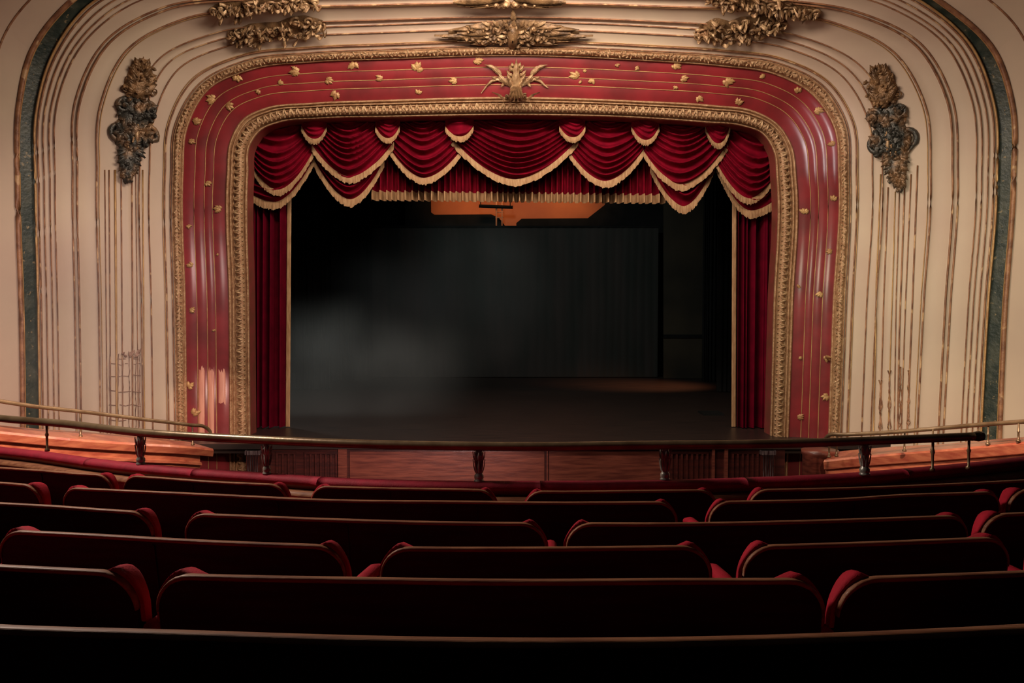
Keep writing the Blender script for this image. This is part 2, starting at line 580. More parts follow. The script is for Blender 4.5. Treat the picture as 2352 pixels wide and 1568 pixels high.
# outer gilt frame
f_out = bumps((0.10, 0.10, 0.06), (0.55, 0.33, 0.12), (0.95, 0.06, 0.05))
outer = loft('trim_4', K3, Y3, K4, Y4, M['gold'], prof=lambda u: f_out(u) + 0.03, us=[i / 32 for i in range(33)])
tag(outer, kind='structure')


def resample(pts, step):
    out = []
    acc = 0
    for a, b in zip(pts, pts[1:]):
        L = (b - a).length
        while acc < L:
            out.append((a.lerp(b, acc / L), (b - a).normalized()))
            acc += step
        acc -= L
    return out


# added spot, aimed to make the glint on the red band's right shoulder
_l, _n = hit(1885, 315)
_d = (_l - CAM).normalized()
_r = _d - _n * (2 * _d.dot(_n))
_lp = _l + _r * 9.0
light('added_glint_spot', 'SPOT', _lp, _l, 900, (1.0, 0.93, 0.90), 0.22, spot=14, blend=1.0)
rnd = random.Random(3)
# leaf-and-dart carving on the inner frame, foliage on the outer one
mb = MB()
for p, t in resample(contour(K1, Y1, K2, Y2, 0.30, 0.15), 0.105):
    n = Vector((0, -1, 0))
    s = t.cross(n).normalized()
    mb.blob(p, 0.034, 0.052, 0.03, t, s, n, seg=6, rings=3)
mb.build('bead_row', M['gold_leaf'], inner)
mb = MB()
for p, t in resample(contour(K1, Y1, K2, Y2, 0.50, 0.14), 0.15):
    n = Vector((0, -1, 0))
    s = t.cross(n).normalized()
    for k in (-1, 1):
        mb.leaf(p - s * 0.07, p + s * 0.07 + t * (0.05 * k), n, 0.06, 0.03, 0, 0.2, nl=4)
mb.build('leaf_row', M['gold_leaf'], inner)
mb = MB()
for uu in (0.40, 0.68):
    for p, t in resample(contour(K3, Y3, K4, Y4, uu, 0.14), 0.085):
        n = Vector((0, -1, 0))
        s = t.cross(n).normalized()
        a = rnd.uniform(0, 6.28)
        d = (t * math.cos(a) + s * math.sin(a))
        p = p + s * rnd.uniform(-0.02, 0.02)
        mb.leaf(p - d * 0.035, p + d * rnd.uniform(0.035, 0.06), n, 0.045, 0.035, 0.01, 0.3, nl=4)
mb.build('foliage_row', M['gold_leaf'], outer)

# reveal behind the inner frame
mb = MB()
r0 = contour(K1, Y1, K2, Y2, 0.0, 0.0)
mb.grid([r0, [p + Vector((0, 0.45, 0)) for p in r0]])
rev = mb.build('trim_5', M['reveal'])
tag(rev, kind='structure')


# gilt lines running round the cream cove
def arc_line(A, YA, B, YB, u, rad, m, i0=0, i1=None, h=0.02, name='gilt_fillet'):
    mb = MB()
    mb.tube(contour(A, YA, B, YB, u, h * 0.6, i0, i1), rad * 0.78, 6)
    return mb.build(name, m, wall_front)


arc_line(K4, Y4, K5, Y5, 0.04, 0.020, M['line'])
arc_line(K4, Y4, K5, Y5, 0.22, 0.022, M['line'])
arc_line(K4, Y4, K5, Y5, 0.27, 0.012, M['yline'])
arc_line(K4, Y4, K5, Y5, 0.70, 0.020, M['line'])
arc_line(K5, Y5, K6, Y6, 0.00, 0.018, M['line'])
arc_line(K5, Y5, K6, Y6, 0.16, 0.018, M['line'], 3 * NS, 14 * NS)
arc_line(K5, Y5, K6, Y6, 0.64, 0.024, M['line'])
arc_line(K5, Y5, K6, Y6, 0.60, 0.012, M['yline'])
arc_line(K6, Y6, K7, Y7, 0.00, 0.024, M['line'])
arc_line(K5, Y5, K6, Y6, 0.93, 0.026, M['line'])
for u_ in (0.48, 0.62, 0.78):
    arc_line(K6, Y6, K7, Y7, u_, 0.017, M['line'])
arc_line(K6, Y6, K7, Y7, 0.93, 0.022, M['line'])
arc_line(K8, Y8, K9, Y9, 0.13, 0.025, M['line'])


def line_px(pts, rad, m, name='gilt_fillet', lift=0.015, par=None):
    out = []
    for (x0, y0), (x1, y1) in zip(pts, pts[1:]):
        k = max(2, int(math.hypot(x1 - x0, y1 - y0) / 40))
        for i in range(k):
            a = i / k
            l, n = hit(x0 + (x1 - x0) * a, y0 + (y1 - y0) * a)
            out.append(l + n * lift)
    l, n = hit(*pts[-1])
    out.append(l + n * lift)
    mb = MB()
    mb.tube(out, rad, 6)
    return mb.build(name, m, par or wall_front)


# upright gilt lines under the two side cartouches
for x0, x1, m_, r_ in ((240, 246, 'line', .012), (250, 254, 'line', .014), (264, 268, 'yline', .024), (278, 282, 'line', .014), (302, 304, 'line', .018),
                       (312, 318, 'line', .010), (327, 331, 'yline', .016)):
    line_px([(x0, 390), (x1, 1010)], r_, M[m_])
for pts, m_, r_ in (([(2024, 400), (2012, 700), (2006, 1000)], 'yline', .016), ([(2040, 430), (2032, 640), (2022, 1000)], 'line', .016),
                    ([(2057, 440), (2048, 720), (2044, 850), (2040, 1000)], 'yline', .013), ([(2066, 430), (2058, 700), (2054, 1000)], 'line', .013),
                    ([(2078, 430), (2066, 760), (2062, 1000)], 'line', .018), ([(2093, 400), (2080, 700), (2070, 1000)], 'line', .014),
                    ([(2108, 380), (2096, 700), (2084, 1000)], 'line', .018)):
    line_px(pts, r_, M[m_])


# ------------------------------------------------------------------ carved gilt ornaments
def px_leaf(mb, x0, y0, x1, y1, wpx, lift=0.06, curl=0.03, serr=0.35, side=0.0, base=0.02):
    a, n = hit(x0, y0)
    b, n2 = hit(x1, y1)
    mb.leaf(a + n * base, b + n * base, n, wpx * a.y / FPX, lift, curl, serr, side=side)


def px_scroll(mb, x, y, rpx, hand=1, ang=0.0, tail=None, rad=None, turns=1.6):
    c, n = hit(x, y)
    d, _ = hit(x + 10 * math.cos(ang), y + 10 * math.sin(ang))
    s = c.y / FPX
    tl = None
    if tail:
        tl = hit(*tail)[0] + n * 0.03
    mb.scroll(c, n, d - c, rpx * s, turns, rad or rpx * s * 0.2, hand, tl, lift=0.10)


def side_cartouche(x0, y0, x1, y1, W, label, seed):
    """tall carved drop: crown of leaves, two pairs of scrolls, shell, bead cluster"""
    rr = random.Random(seed)
    ax = Vector((x1 - x0, y1 - y0))
    L = ax.length
    ax.normalize()
    nx = Vector((-ax.y, ax.x))

    def q(s, w_):
        p = Vector((x0, y0)) + ax * (s * L) + nx * (w_ * W)
        return p.x, p.y
    root = empty('gilded_cartouche', hit(*q(0.5, 0))[0])
    tag(root, label, 'wall ornament', 'tall carved drops on the side coves')
    def env(s):
        pts_ = ((0, .10), (.04, .36), (.10, .58), (.24, .80), (.33, .62), (.42, 1.0), (.50, .80), (.60, 1.02), (.68, .85), (.76, .62), (.86, .45), (.93, .25), (1, .08))
        for (a, p), (b, r_) in zip(pts_, pts_[1:]):
            if a <= s <= b:
                return p + (r_ - p) * (s - a) / (b - a)
        return 0.1
    for s0, s1, nm, mk, nb in ((0.02, 0.33, 'crown_body', 'gold_dull', 44), (0.33, 0.74, 'middle_body', 'tarnish', 70), (0.72, 0.97, 'drop_body', 'tarnish', 34)):
        mb = MB()
        rows = []
        for i in range(13):
            s = s0 + (s1 - s0) * i / 12
            row = []
            for k in range(9):
                b = k / 4 - 1
                e_ = env(s) * 0.86 * (0.35 if i in (0, 12) else 1)
                l, n = hit(*q(s, b * e_))
                row.append(l + n * (0.005 + 0.11 * math.sqrt(max(0, 1 - b * b)) * (0.2 if i in (0, 12) else 1) + (0.02 * math.sin(s * 90 + b * 9) if abs(b) < 0.9 else 0)))
            rows.append(row)
        mb.grid(rows)
        for i in range(nb):
            s = rr.uniform(s0, s1)
            b = rr.uniform(-0.85, 0.85) * env(s)
            th = rr.uniform(0, 2 * pi)
            ds, db = math.sin(th) * 13 / L, math.cos(th) * 13 / W
            s2 = min(max(s + ds, 0), 1)
            b2 = max(-env(s2) * 1.08, min(env(s2) * 1.08, b + db))
            px_leaf(mb, *q(s, b), *q(s2, b2), rr.uniform(8, 13), rr.uniform(0.06, 0.12), rr.uniform(0.0, 0.06), base=0.05)
        mb.build(nm, M[mk], root)
    mb = MB()
    # crown
    for s in (0.26, 0.20, 0.14, 0.08):
        for k in (-1, 1):
            for j in range(3):
                a = rr.uniform(0.15, 0.85)
                px_leaf(mb, *q(s + 0.03, k * 0.12), *q(s - 0.07 + 0.03 * j, k * (0.35 + 0.35 * a) * (0.5 + s * 2.2)), 20, 0.10, 0.05)
    for j in (-0.4, 0, 0.4):
        px_leaf(mb, *q(0.12, j * 0.3), *q(0.0 + abs(j) * 0.08, j * 0.5), 14, 0.10, 0.05)
    for k in (-1, 1):
        px_scroll(mb, *q(0.20, k * 0.40), 11, k, rr.random() * 6)
        px_scroll(mb, *q(0.26, k * 0.62), 9, -k, rr.random() * 6)
        px_scroll(mb, *q(0.09, k * 0.25), 8, k, rr.random() * 6)
    mb.build('leaf_crown', M['gold_dull'], root)
    for k in (-1, 1):
        mb = MB()
        px_scroll(mb, *q(0.40, k * 0.55), 21, k, 1.2, tail=q(0.55, k * 0.1), rad=0.055)
        for a in range(5):
            th = a * 1.25
            px_leaf(mb, *q(0.40, k * 0.55), *q(0.40 + 0.075 * math.sin(th), k * 0.55 + 0.42 * math.cos(th)), 14, 0.09, 0.04)
        mb.build('upper_scroll', M['tarnish'], root)
        mb = MB()
        px_scroll(mb, *q(0.60, k * 0.62), 24, -k, 0.4, tail=q(0.78, k * 0.2), rad=0.06, turns=1.4)
        for a in range(6):
            th = a * 1.05 + 0.3
            px_leaf(mb, *q(0.60, k * 0.5), *q(0.60 + 0.10 * math.sin(th), k * 0.55 + 0.42 * math.cos(th)), 16, 0.12, 0.05)
        mb.build('lower_scroll', M['tarnish'], root)
    mb = MB()
    for s, r_ in ((0.44, 15), (0.57, 16), (0.68, 12)):
        c, n = hit(*q(s, 0))
        sc = c.y / FPX
        t = (hit(*q(s + 0.03, 0))[0] - c).normalized()
        sd = t.cross(n).normalized()
        mb.blob(c + n * 0.07, r_ * sc * 0.8, r_ * sc * 1.2, 0.11, sd, t, n, seg=10, rings=6)
        for a in range(8):
            th = a * pi / 4
            px_leaf(mb, *q(s, 0), *q(s + 0.07 * math.sin(th), 0.36 * math.cos(th)), 12, 0.14, 0.05)
    mb.build('shell_boss', M['tarnish'], root)
    mb = MB()
    c, n = hit(*q(0.62, 0))
    mb.blob(c + n * 0.14, 0.05, 0.05, 0.16, seg=8, rings=6)
    for i in range(26):
        s = 0.53 + 0.2 * rr.random()
        c, n = hit(*q(s, rr.uniform(-0.09, 0.09)))
        mb.blob(c + n * 0.16, 0.022, 0.022, 0.022, seg=6, rings=4)
    mb.build('bead_cluster', M['gold_leaf'], root)
    mb = MB()
    for s in (0.74, 0.80, 0.86, 0.91):
        for k in (-1, 1):
            for j in range(2):
                px_leaf(mb, *q(s - 0.02, k * 0.05), *q(s + 0.05 - 0.04 * j, k * (0.62 - (s - 0.74) * 2.0)), 15, 0.09, 0.05)
        c, n = hit(*q(s, 0))
        mb.blob(c + n * 0.08, 0.05, 0.05, 0.05, seg=7, rings=4)
    for i in range(16):
        s = 0.88 + 0.10 * rr.random()
        c, n = hit(*q(s, rr.uniform(-0.3, 0.3) * (1.1 - s) * 5))
        mb.blob(c + n * 0.06, 0.035, 0.035, 0.035, seg=6, rings=4)
    px_leaf(mb, *q(0.93, 0), *q(1.0, 0), 18, 0.06, 0.02)
    mb.build('pendant', M['tarnish'], root)
    return root


side_cartouche(328, 128, 287, 424, 52, 'tall carved gilt and blackened cartouche on the left cream cove', 5)
side_cartouche(2018, 142, 2070, 444, 52, 'tall carved gilt and blackened cartouche on the right cream cove', 11)


def spray(x0, y0, x1, y1, hpx, label, seed, group, n_leaf=96, dense=1.7):
    """flat long spray of leaves and scrolls on the overhead cove"""
    rr = random.Random(seed)
    root = empty('ceiling_garland', hit((x0 + x1) / 2, (y0 + y1) / 2)[0])
    tag(root, label, 'ceiling ornament', group)
    e_ = [rr.uniform(0.55, 1.0) for _ in range(9)]

    def env(a):
        f = a * 7.999
        k = int(f)
        w_ = e_[k] + (e_[k + 1] - e_[k]) * (f - k)
        return w_ * min(1, a * 5, (1 - a) * 5) ** 0.6
    mb = MB()
    rows = []
    for i in range(25):
        a = i / 24
        row = []
        for k in range(7):
            b = k / 3 - 1
            l, n = hit(x0 + (x1 - x0) * a, y0 + (y1 - y0) * a + b * hpx * 0.36 * max(0.05, env(a)))
            row.append(l + n * (0.01 + 0.09 * math.sqrt(max(0, 1 - b * b)) * env(a)))
        rows.append(row)
    mb.grid(rows)
    mb.build('ground', M['gold_dull'], root)
    mb = MB()
    for i in range(n_leaf):
        if i == n_leaf // 2:
            mb.build('leaf_spray', M['gold_dull'], root)
            mb = MB()
        a = rr.uniform(0.04, 0.96)
        b = rr.uniform(-0.9, 0.9)
        cx = x0 + (x1 - x0) * a
        cy = y0 + (y1 - y0) * a + b * hpx * 0.38 * env(a)
        th = rr.uniform(0, 2 * pi)
        ln = rr.uniform(11, 24)
        px_leaf(mb, cx, cy, cx + math.cos(th) * ln, cy + math.sin(th) * ln * 0.55, rr.uniform(6, 12), rr.uniform(0.06, 0.26), rr.uniform(0, 0.12), base=0.04)
    mb.build('leaf_spray', M['gold_leaf'], root)
    for i in range(int(9 * dense)):
        a = (i + 0.5) / (9 * dense)
        mb = MB()
        px_scroll(mb, x0 + (x1 - x0) * a, y0 + (y1 - y0) * a + rr.uniform(-1, 1) * hpx * 0.25 * env(a), rr.uniform(9, 14), rr.choice((-1, 1)), rr.random() * 6, rad=0.035)
        mb.build('scroll', M['gold_leaf'], root)
    return root


G = 'carved gilt garlands on the overhead cove'
spray(528, 84, 748, 52, 78, 'lower left gilt garland of leaves and ribbons overhead', 21, G)
spray(484, 18, 735, -4, 64, 'upper left gilt garland cut by the top edge', 22, G)
spray(1596, 76, 1808, 48, 84, 'lower right gilt garland of curled leaves overhead', 23, G)
spray(1620, -10, 1888, 26, 62, 'upper right gilt garland cut by the top edge', 24, G)


def centre_crest():
    root = empty('ceiling_crest', hit(1177, 75)[0])
    tag(root, 'gilt winged crest with egg boss above the middle of the arch', 'ceiling ornament')
    rr = random.Random(77)
    outl = ((1030, 6), (1070, 14), (1100, 24), (1120, 31), (1160, 34), (1200, 34), (1240, 32), (1262, 24), (1290, 15), (1330, 6))
    mb = MB()
    rows = []
    for i in range(31):
        x = 1030 + 10 * i
        for (a, p), (b, q_) in zip(outl, outl[1:]):
            if a <= x <= b:
                hh = p + (q_ - p) * (x - a) / (b - a)
        row = []
        for k in range(7):
            b = k / 3 - 1
            l, n = hit(x, 72 + b * hh * 0.85)
            row.append(l + n * (0.01 + 0.10 * math.sqrt(max(0, 1 - b * b)) * min(1, hh / 25)))
        rows.append(row)
    mb.grid(rows)
    mb.build('ground', M['gold_dull'], root)
    mb = MB()
    for i in range(90):
        x = rr.uniform(1075, 1285)
        hh = 28 - abs(x - 1180) * 0.12
        y = 72 + rr.uniform(-1, 1) * hh
        th = rr.uniform(0, 6.28)
        px_leaf(mb, x, y, x + math.cos(th) * 17, y + math.sin(th) * 9, rr.uniform(7, 12), rr.uniform(0.08, 0.22), 0.05, base=0.05)
    mb.build('leaf_mass', M['gold_dull'], root)
    for k in (-1, 1):
        mb = MB()
        for (a, b, c, d, w_) in ((30, 0, 150, 2, 30), (30, -6, 130, -8, 26), (60, -4, 165, 0, 20), (50, -12, 140, -10, 22), (50, 8, 130, 12, 22), (40, 14, 100, 22, 20), (40, -16, 110, -22, 20), (70, 2, 182, -1, 14)):
            px_leaf(mb, 1180 + k * a, 75 + b, 1180 + k * c, 75 + d, w_, 0.12, 0.05)
        mb.build('wing', M['gold_dull'], root)
        mb = MB()
        px_scroll(mb, 1180 + k * 42, 62, 15, k, 1.0, tail=(1180 + k * 70, 80), rad=0.05)
        px_scroll(mb, 1180 + k * 55, 88, 12, -k, 1.0, rad=0.045)
        for i in range(8):
            th = i * 0.8
            px_leaf(mb, 1180 + k * 45, 74, 1180 + k * (45 + 28 * math.cos(th)), 74 + 18 * math.sin(th), 12, 0.14, 0.05)
        mb.build('scroll', M['gold_leaf'], root)
    mb = MB()
    c, n = hit(1178, 78)
    t = (hit(1178, 70)[0] - c).normalized()
    sd = t.cross(n).normalized()
    mb.blob(c + n * 0.12, 0.14, 0.30, 0.17, sd, t, n, seg=14, rings=8)
    mb.build('egg_boss', M['gold_dull'], root)
    mb = MB()
    for i in range(10):
        th = i * 2 * pi / 10
        px_leaf(mb, 1178 + 8 * math.cos(th), 76 + 8 * math.sin(th), 1178 + 30 * math.cos(th), 76 + 26 * math.sin(th), 12, 0.12, 0.08)
    for xx in range(-60, 61, 20):
        px_leaf(mb, 1180 + xx * 0.8, 58, 1180 + xx * 1.25, 40 - 4 * math.cos(xx / 30), 14, 0.10, 0.06)
    px_leaf(mb, 1180, 44, 1178, 14, 16, 0.10, 0.02)
    mb.build('leaf_collar', M['gold_leaf'], root)
    root = empty('ceiling_crest', hit(1170, 4)[0])
    tag(root, 'gilt crest cut by the top edge above the egg boss', 'ceiling ornament')
    mb = MB()
    for k in (-1, 1):
        for (a, b, c, d, w_) in ((10, -4, 120, 0, 22), (10, -8, 130, -8, 22), (10, 2, 90, 8, 20)):
            px_leaf(mb, 1170 + k * a, b, 1170 + k * c, d, w_, 0.1, 0.05)
    mb.build('wing', M['gold_dull'], root)
    for i in range(6):
        mb = MB()
        px_scroll(mb, 1118 + i * 22, 4, 10, 1 if i % 2 else -1, i, rad=0.05)
        mb.build('scroll', M['gold_leaf'], root)


centre_crest()


def arch_leaf():
    root = empty('acanthus_crest', hit(1185, 180)[0])
    tag(root, 'gilt acanthus crest at the middle of the red arch band', 'wall ornament')
    mb = MB()
    # tall leaf built of overlapping fronds, widest a third of the way down
    for y, wd, ln in ((214, 9, 34), (200, 15, 34), (188, 21, 32), (176, 22, 28), (164, 17, 24), (154, 10, 20)):
        for k in (-1, 1):
            px_leaf(mb, 1184 + k * 2, y, 1186 + k * wd, y - ln * 0.62, 12, 0.12, 0.07, 0.3, base=0.05, side=k * 0.03)
    px_leaf(mb, 1185, 212, 1186, 134, 20, 0.12, 0.05, 0.25, base=0.09)
    mb.build('palmette', M['gold_leaf'], root)
    for k in (-1, 1):
        mb = MB()
        xx = 1185
        px_leaf(mb, xx + k * 12, 194, xx + k * 40, 168, 16, 0.08, 0.05, side=k * 0.03)
        px_leaf(mb, xx + k * 34, 172, xx + k * 72, 148, 13, 0.06, 0.04, side=-k * 0.05)
        px_leaf(mb, xx + k * 38, 170, xx + k * 52, 156, 9, 0.06, 0.04)
        pts = [hit(xx + k * a, b) for a, b in ((8, 198), (24, 188), (42, 182), (56, 186), (66, 196), (80 if k < 0 else 74, 214 if k < 0 else 202))]
        mb.tube([l + n * 0.04 for l, n in pts], [0.05, 0.045, 0.04, 0.035, 0.025, 0.008], 6)
        for a, b, c, d in ((30, 186, 40, 176), (44, 182, 56, 176), (28, 190, 34, 200)):
            px_leaf(mb, xx + k * a, b, xx + k * c, d, 8, 0.06, 0.03, base=0.04)
        mb.build('side_frond', M['gold_leaf'], root)
        mb = MB()
        px_leaf(mb, xx + k * 4, 222, xx + k * 30, 230, 12, 0.07, 0.04, side=k * 0.03)
        px_leaf(mb, xx + k * 26, 232, xx + k * 52, 217, 8, 0.05, 0.03, side=-k * 0.03)
        px_scroll(mb, xx + k * 20, 220, 6, k, 1.0, rad=0.02)
        mb.build('base_leaf', M['gold_dull'], root)
    mb = MB()
    for i in range(9):
        px_leaf(mb, 1185 + (i - 4) * 1.5, 200, 1186 + (i - 4) * 5, 233 + (i % 2) * 7, 9, 0.08, 0.05, base=0.03)
    for i in range(5):
        px_leaf(mb, 1185, 186, 1173 + i * 6, 214, 8, 0.1, 0.05, base=0.06)
    mb.build('stem', M['gold_dull'], root)


arch_leaf()

# small gilt sprigs on the red band
sprigs = [(545, 181, 26), (485, 228, 28), (452, 278, 28), (440, 325, 20), (528, 243, 26), (594, 211, 16), (678, 164, 30), (645, 190, 18), (770, 219, 28), (757, 184, 24), (812, 150, 28),
          (872, 180, 24), (957, 153, 32), (962, 211, 18), (1042, 186, 24), (1098, 141, 26), (1321, 173, 28), (1343, 163, 12), (1359, 186, 20), (1333, 188, 10), (1418, 150, 12), (1463, 156, 14), (1553, 152, 24),
          (1572, 180, 22), (1552, 201, 12), (1607, 226, 22), (1673, 188, 30), (1697, 234, 26), (1751, 175, 18), (1833, 206, 24), (1879, 254, 26), (1911, 330, 22), (1914, 455, 22),
          (1847, 485, 22), (1905, 578, 20), (1834, 657, 12), (1883, 676, 24), (1901, 822, 22), (1838, 957, 22), (1897, 912, 22), (1838, 822, 12), (478, 421, 18), (500, 480, 24), (437, 608, 20),
          (434, 520, 14), (442, 712, 20), (437, 884, 22), (447, 945, 26), (500, 584, 8), (492, 758, 10)]
rr = random.Random(8)
for x, y, s in sprigs:
    mb = MB()
    a0 = rr.uniform(0, 6.28)
    for k in range(rr.choice((3, 4))):
        th = a0 + (k - 1) * 0.9 + rr.uniform(-0.3, 0.3)
        f = rr.uniform(0.65, 1.1)
        px_leaf(mb, x - s * 0.28 * math.cos(a0), y - s * 0.22 * math.sin(a0), x + s * 0.55 * f * math.cos(th), y + s * 0.45 * f * math.sin(th), s * 0.5, 0.02, 0.0, 0.45, base=0.010)
    mb.build('gilt_sprig', M['yline'], red)

# warm glare painted as salmon strips low on the left boards
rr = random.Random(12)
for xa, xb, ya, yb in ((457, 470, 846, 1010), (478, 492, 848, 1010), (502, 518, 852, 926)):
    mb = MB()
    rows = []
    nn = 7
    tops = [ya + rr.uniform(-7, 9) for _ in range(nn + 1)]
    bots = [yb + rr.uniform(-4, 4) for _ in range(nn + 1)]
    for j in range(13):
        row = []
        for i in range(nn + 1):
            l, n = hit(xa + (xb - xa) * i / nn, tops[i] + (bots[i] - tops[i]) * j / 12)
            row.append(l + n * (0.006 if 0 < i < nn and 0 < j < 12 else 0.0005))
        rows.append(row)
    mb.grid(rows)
    mb.build('glare_patch', M['glare'], red)

# bottom trellis (left) and knotted scrolls (right) on the cove lines
tr = empty('plaster_trellis', hit(285, 880)[0])
tag(tr, 'faded pink trellis relief low on the left cove above the rail', 'wall ornament')
rr = random.Random(4)
for y in (836, 862, 898, 930, 965):
    mb = MB()
    x = 250
    while x < 322:
        x2 = min(324, x + rr.uniform(12, 30))
        a, n = hit(x, y + rr.uniform(-3, 3))
        b, n = hit(x2, y + rr.uniform(-3, 3))
        mb.tube([a + n * 0.012, b + n * 0.012], 0.008, 5)
        x = x2 + rr.uniform(0, 8)
    mb.build('cross_bar', M['faded'], tr)
for x in (251, 271, 282, 297, 311, 321):
    mb = MB()
    pts = []
    for i in range(14):
        a, n = hit(x + rr.uniform(-1.2, 1.2), 812 + i * 13)
        pts.append(a + n * 0.02)
    mb.tube(pts, 0.009, 5)
    mb.build('upright', M['faded'], tr)
mb = MB()
a, n = hit(268, 824)
b, n = hit(318, 824)
mb.tube([a + n * 0.012, b + n * 0.012], 0.010, 5)
for i in range(12):
    x, y = rr.uniform(268, 316), rr.uniform(814, 824)
    px_leaf(mb, x, y, x + rr.uniform(-9, 9), y - rr.uniform(6, 16), 7, 0.03, 0.01)
mb.build('leaf_top', M['faded'], tr)

for x, y0, y1, lab in ((2024, 872, 985, 'knotted gilt strapwork low on the right cove, nearest the stage'), (2043, 850, 985, 'knotted gilt strapwork low on the right cove, second from the stage'),
                       (2069, 842, 980, 'knotted gilt strapwork low on the right cove, third from the stage'), (2088, 850, 975, 'knotted gilt strapwork low on the right cove, farthest from the stage')):
    k = empty('knotted_strapwork', hit(x, (y0 + y1) / 2)[0])
    tag(k, lab, 'wall ornament', 'knotted strapwork on the right cove')
    for ph in (0, 1):
        mb = MB()
        pts = []
        n_ = 26
        for i in range(n_ + 1):
            a = i / n_
            l, n = hit(x + (y0 - 900) * -0.0 + (2.4 + 1.8 * math.sin(a * 13 + x)) * math.sin(a * (y1 - y0) / 7.5 + ph * pi + x + math.sin(a * 17 + x)), y0 + (y1 - y0) * a)
            pts.append(l + n * (0.025 + 0.012 * math.cos(a * 20)))
        mb.tube(pts, 0.012, 5)
        mb.build('strand', M['line'], k)
# ------------------------------------------------------------------ stage house
mb = MB()
mb.box(-10.5, 10.5, 18.5, 38.2, -0.22, 0.0)
floor_s = mb.build('stage_floor', M['stage'], smooth=False)
tag(floor_s, kind='structure')
for nm, b in (('wall_back', (-10.6, 10.6, 38.2, 38.4, 0, 11)), ('wall_stage_left', (-10.7, -10.5, 20.4, 38.2, 0, 11)), ('wall_stage_right', (10.5, 10.7, 20.4, 38.2, 0, 11)),
              ('ceiling_stage', (-10.6, 10.6, 20.4, 38.2, 11, 11.2))):
    mb = MB()
    mb.box(*b)
    tag(mb.build(nm, M['black'], smooth=False), kind='structure')

mb = MB()
mb.box(-6.6, 6.6, 20.2, 21.2, 7.72, 9.2)
tag(mb.build('wall_lintel', M['black'], smooth=False), kind='structure')

# front of the apron: mahogany panelling
apx = lambda px: P(px, 1060, 18.5).x
root = empty('apron_front', (0, 18.5, -1.1))
tag(root, 'mahogany panelled front of the stage apron below the stage edge', 'panelling')
mb = MB()
mb.box(apx(596), apx(1800), 18.42, 18.5, -1.1, -0.10)
mb.build('panel', M['wood_dark'], root, smooth=False)
mb = MB()
mb.box(apx(806), apx(1250), 18.38, 18.42, -0.95, -0.16)
mb.build('wide_board', M['wood'], root, smooth=False)
mb = MB()
mb.box(apx(1260), apx(1520), 18.385, 18.42, -0.95, -0.16)
mb.build('wide_board', M['wood'], root, smooth=False)
for a, b in ((780, 800), (1255, 1258), (1632, 1638), (1660, 1668)):
    mb = MB()
    mb.box(apx(a), apx(b), 18.34, 18.42, -1.1, -0.10)
    mb.build('stile', M['wood'], root, smooth=False)
for a, b, k in ((640, 680, 3), (705, 775, 6), (1540, 1622, 7), (1680, 1770, 8)):
    mb = MB()
    for i in range(k + 1):
        x = apx(a + (b - a) * i / k)
        mb.box(x - 0.022, x + 0.022, 18.37, 18.42, -0.92, -0.20)
    mb.box(apx(a) - 0.03, apx(b) + 0.03, 18.375, 18.42, -0.22, -0.17)
    mb.build('slatted_panel', M['wood_dark'], root, smooth=False)
mb = MB()
mb.box(-10.0, 10.0, 18.32, 18.52, -0.10, 0.015)
mb.build('nosing', M['stage'], root, smooth=False)
for x, lab in ((588, 'fluted pilaster in worn silver paint at the left end of the apron front'), (1757, 'fluted pilaster in worn silver paint at the right end of the apron front')):
    k = empty('fluted_pilaster', P(x, 1100, 18.3))
    tag(k, lab, 'pilaster', 'pilasters of the apron front')
    z0, z1 = -1.1, -0.12
    X = apx(x)
    mb = MB()
    mb.box(X - 0.14, X + 0.14, 18.26, 18.42, z0, z1)
    mb.build('shaft', M['wood_dark'], k, smooth=False)
    mb = MB()
    for i in range(5):
        xx = X - 0.10 + 0.05 * i
        mb.tube([(xx, 18.25, z0), (xx, 18.25, z1 - 0.08)], 0.015, 6)
    mb.build('fluting', M['silver'], k)
    mb = MB()
    mb.box(X - 0.16, X + 0.16, 18.23, 18.42, z1 - 0.09, z1)
    mb.build('capital', M['silver'], k, smooth=False)


def poly_slab(px_pts, Y, th, m, name, parent=None, smooth=False):
    pts = [P(x, y, Y) for x, y in px_pts]
    n = len(pts)
    mb = MB()
    mb.add(pts + [p + Vector((0, th, 0)) for p in pts], [tuple(range(n)), tuple(reversed(range(n, 2 * n)))] + [(i, (i + 1) % n + 0, (i + 1) % n + n, i + n) for i in range(n)])
    return mb.build(name, m, parent, smooth)


def drape(px0, px1, pyt, pyb, Y, folds, amp, m, name, parent=None, seed=1, zb=None, lean=0.0, edge_pow=1.0):
    """hanging cloth with vertical folds, px0..px1 at plane Y"""
    rr = random.Random(seed)
    A, B = P(px0, pyt, Y), P(px1, pyb, Y)
    zt, zb_ = A.z, (B.z if zb is None else zb)
    n = folds * 8
    ph = [rr.uniform(-0.5, 0.5) for _ in range(4)]
    rows = []
    for j in range(9):
        v = j / 8
        row = []
        for i in range(n + 1):
            u = i / n
            f = u * folds + 0.35 * math.sin(u * 9 + ph[0] * 6) + 0.10 * math.sin(v * 3 + u * 20)
            d = amp * (math.sin(f * 2 * pi) + 0.3 * math.sin(f * 4 * pi + 1)) * (0.75 + 0.25 * v)
            x = A.x + (B.x - A.x) * u + lean * v * (1 if lean else 0)
            row.append(Vector((x, Y - d, zt + (zb_ - zt) * v)))
        rows.append(row)
    mb = MB()
    mb.grid(rows)
    return mb.build(name, m, parent)


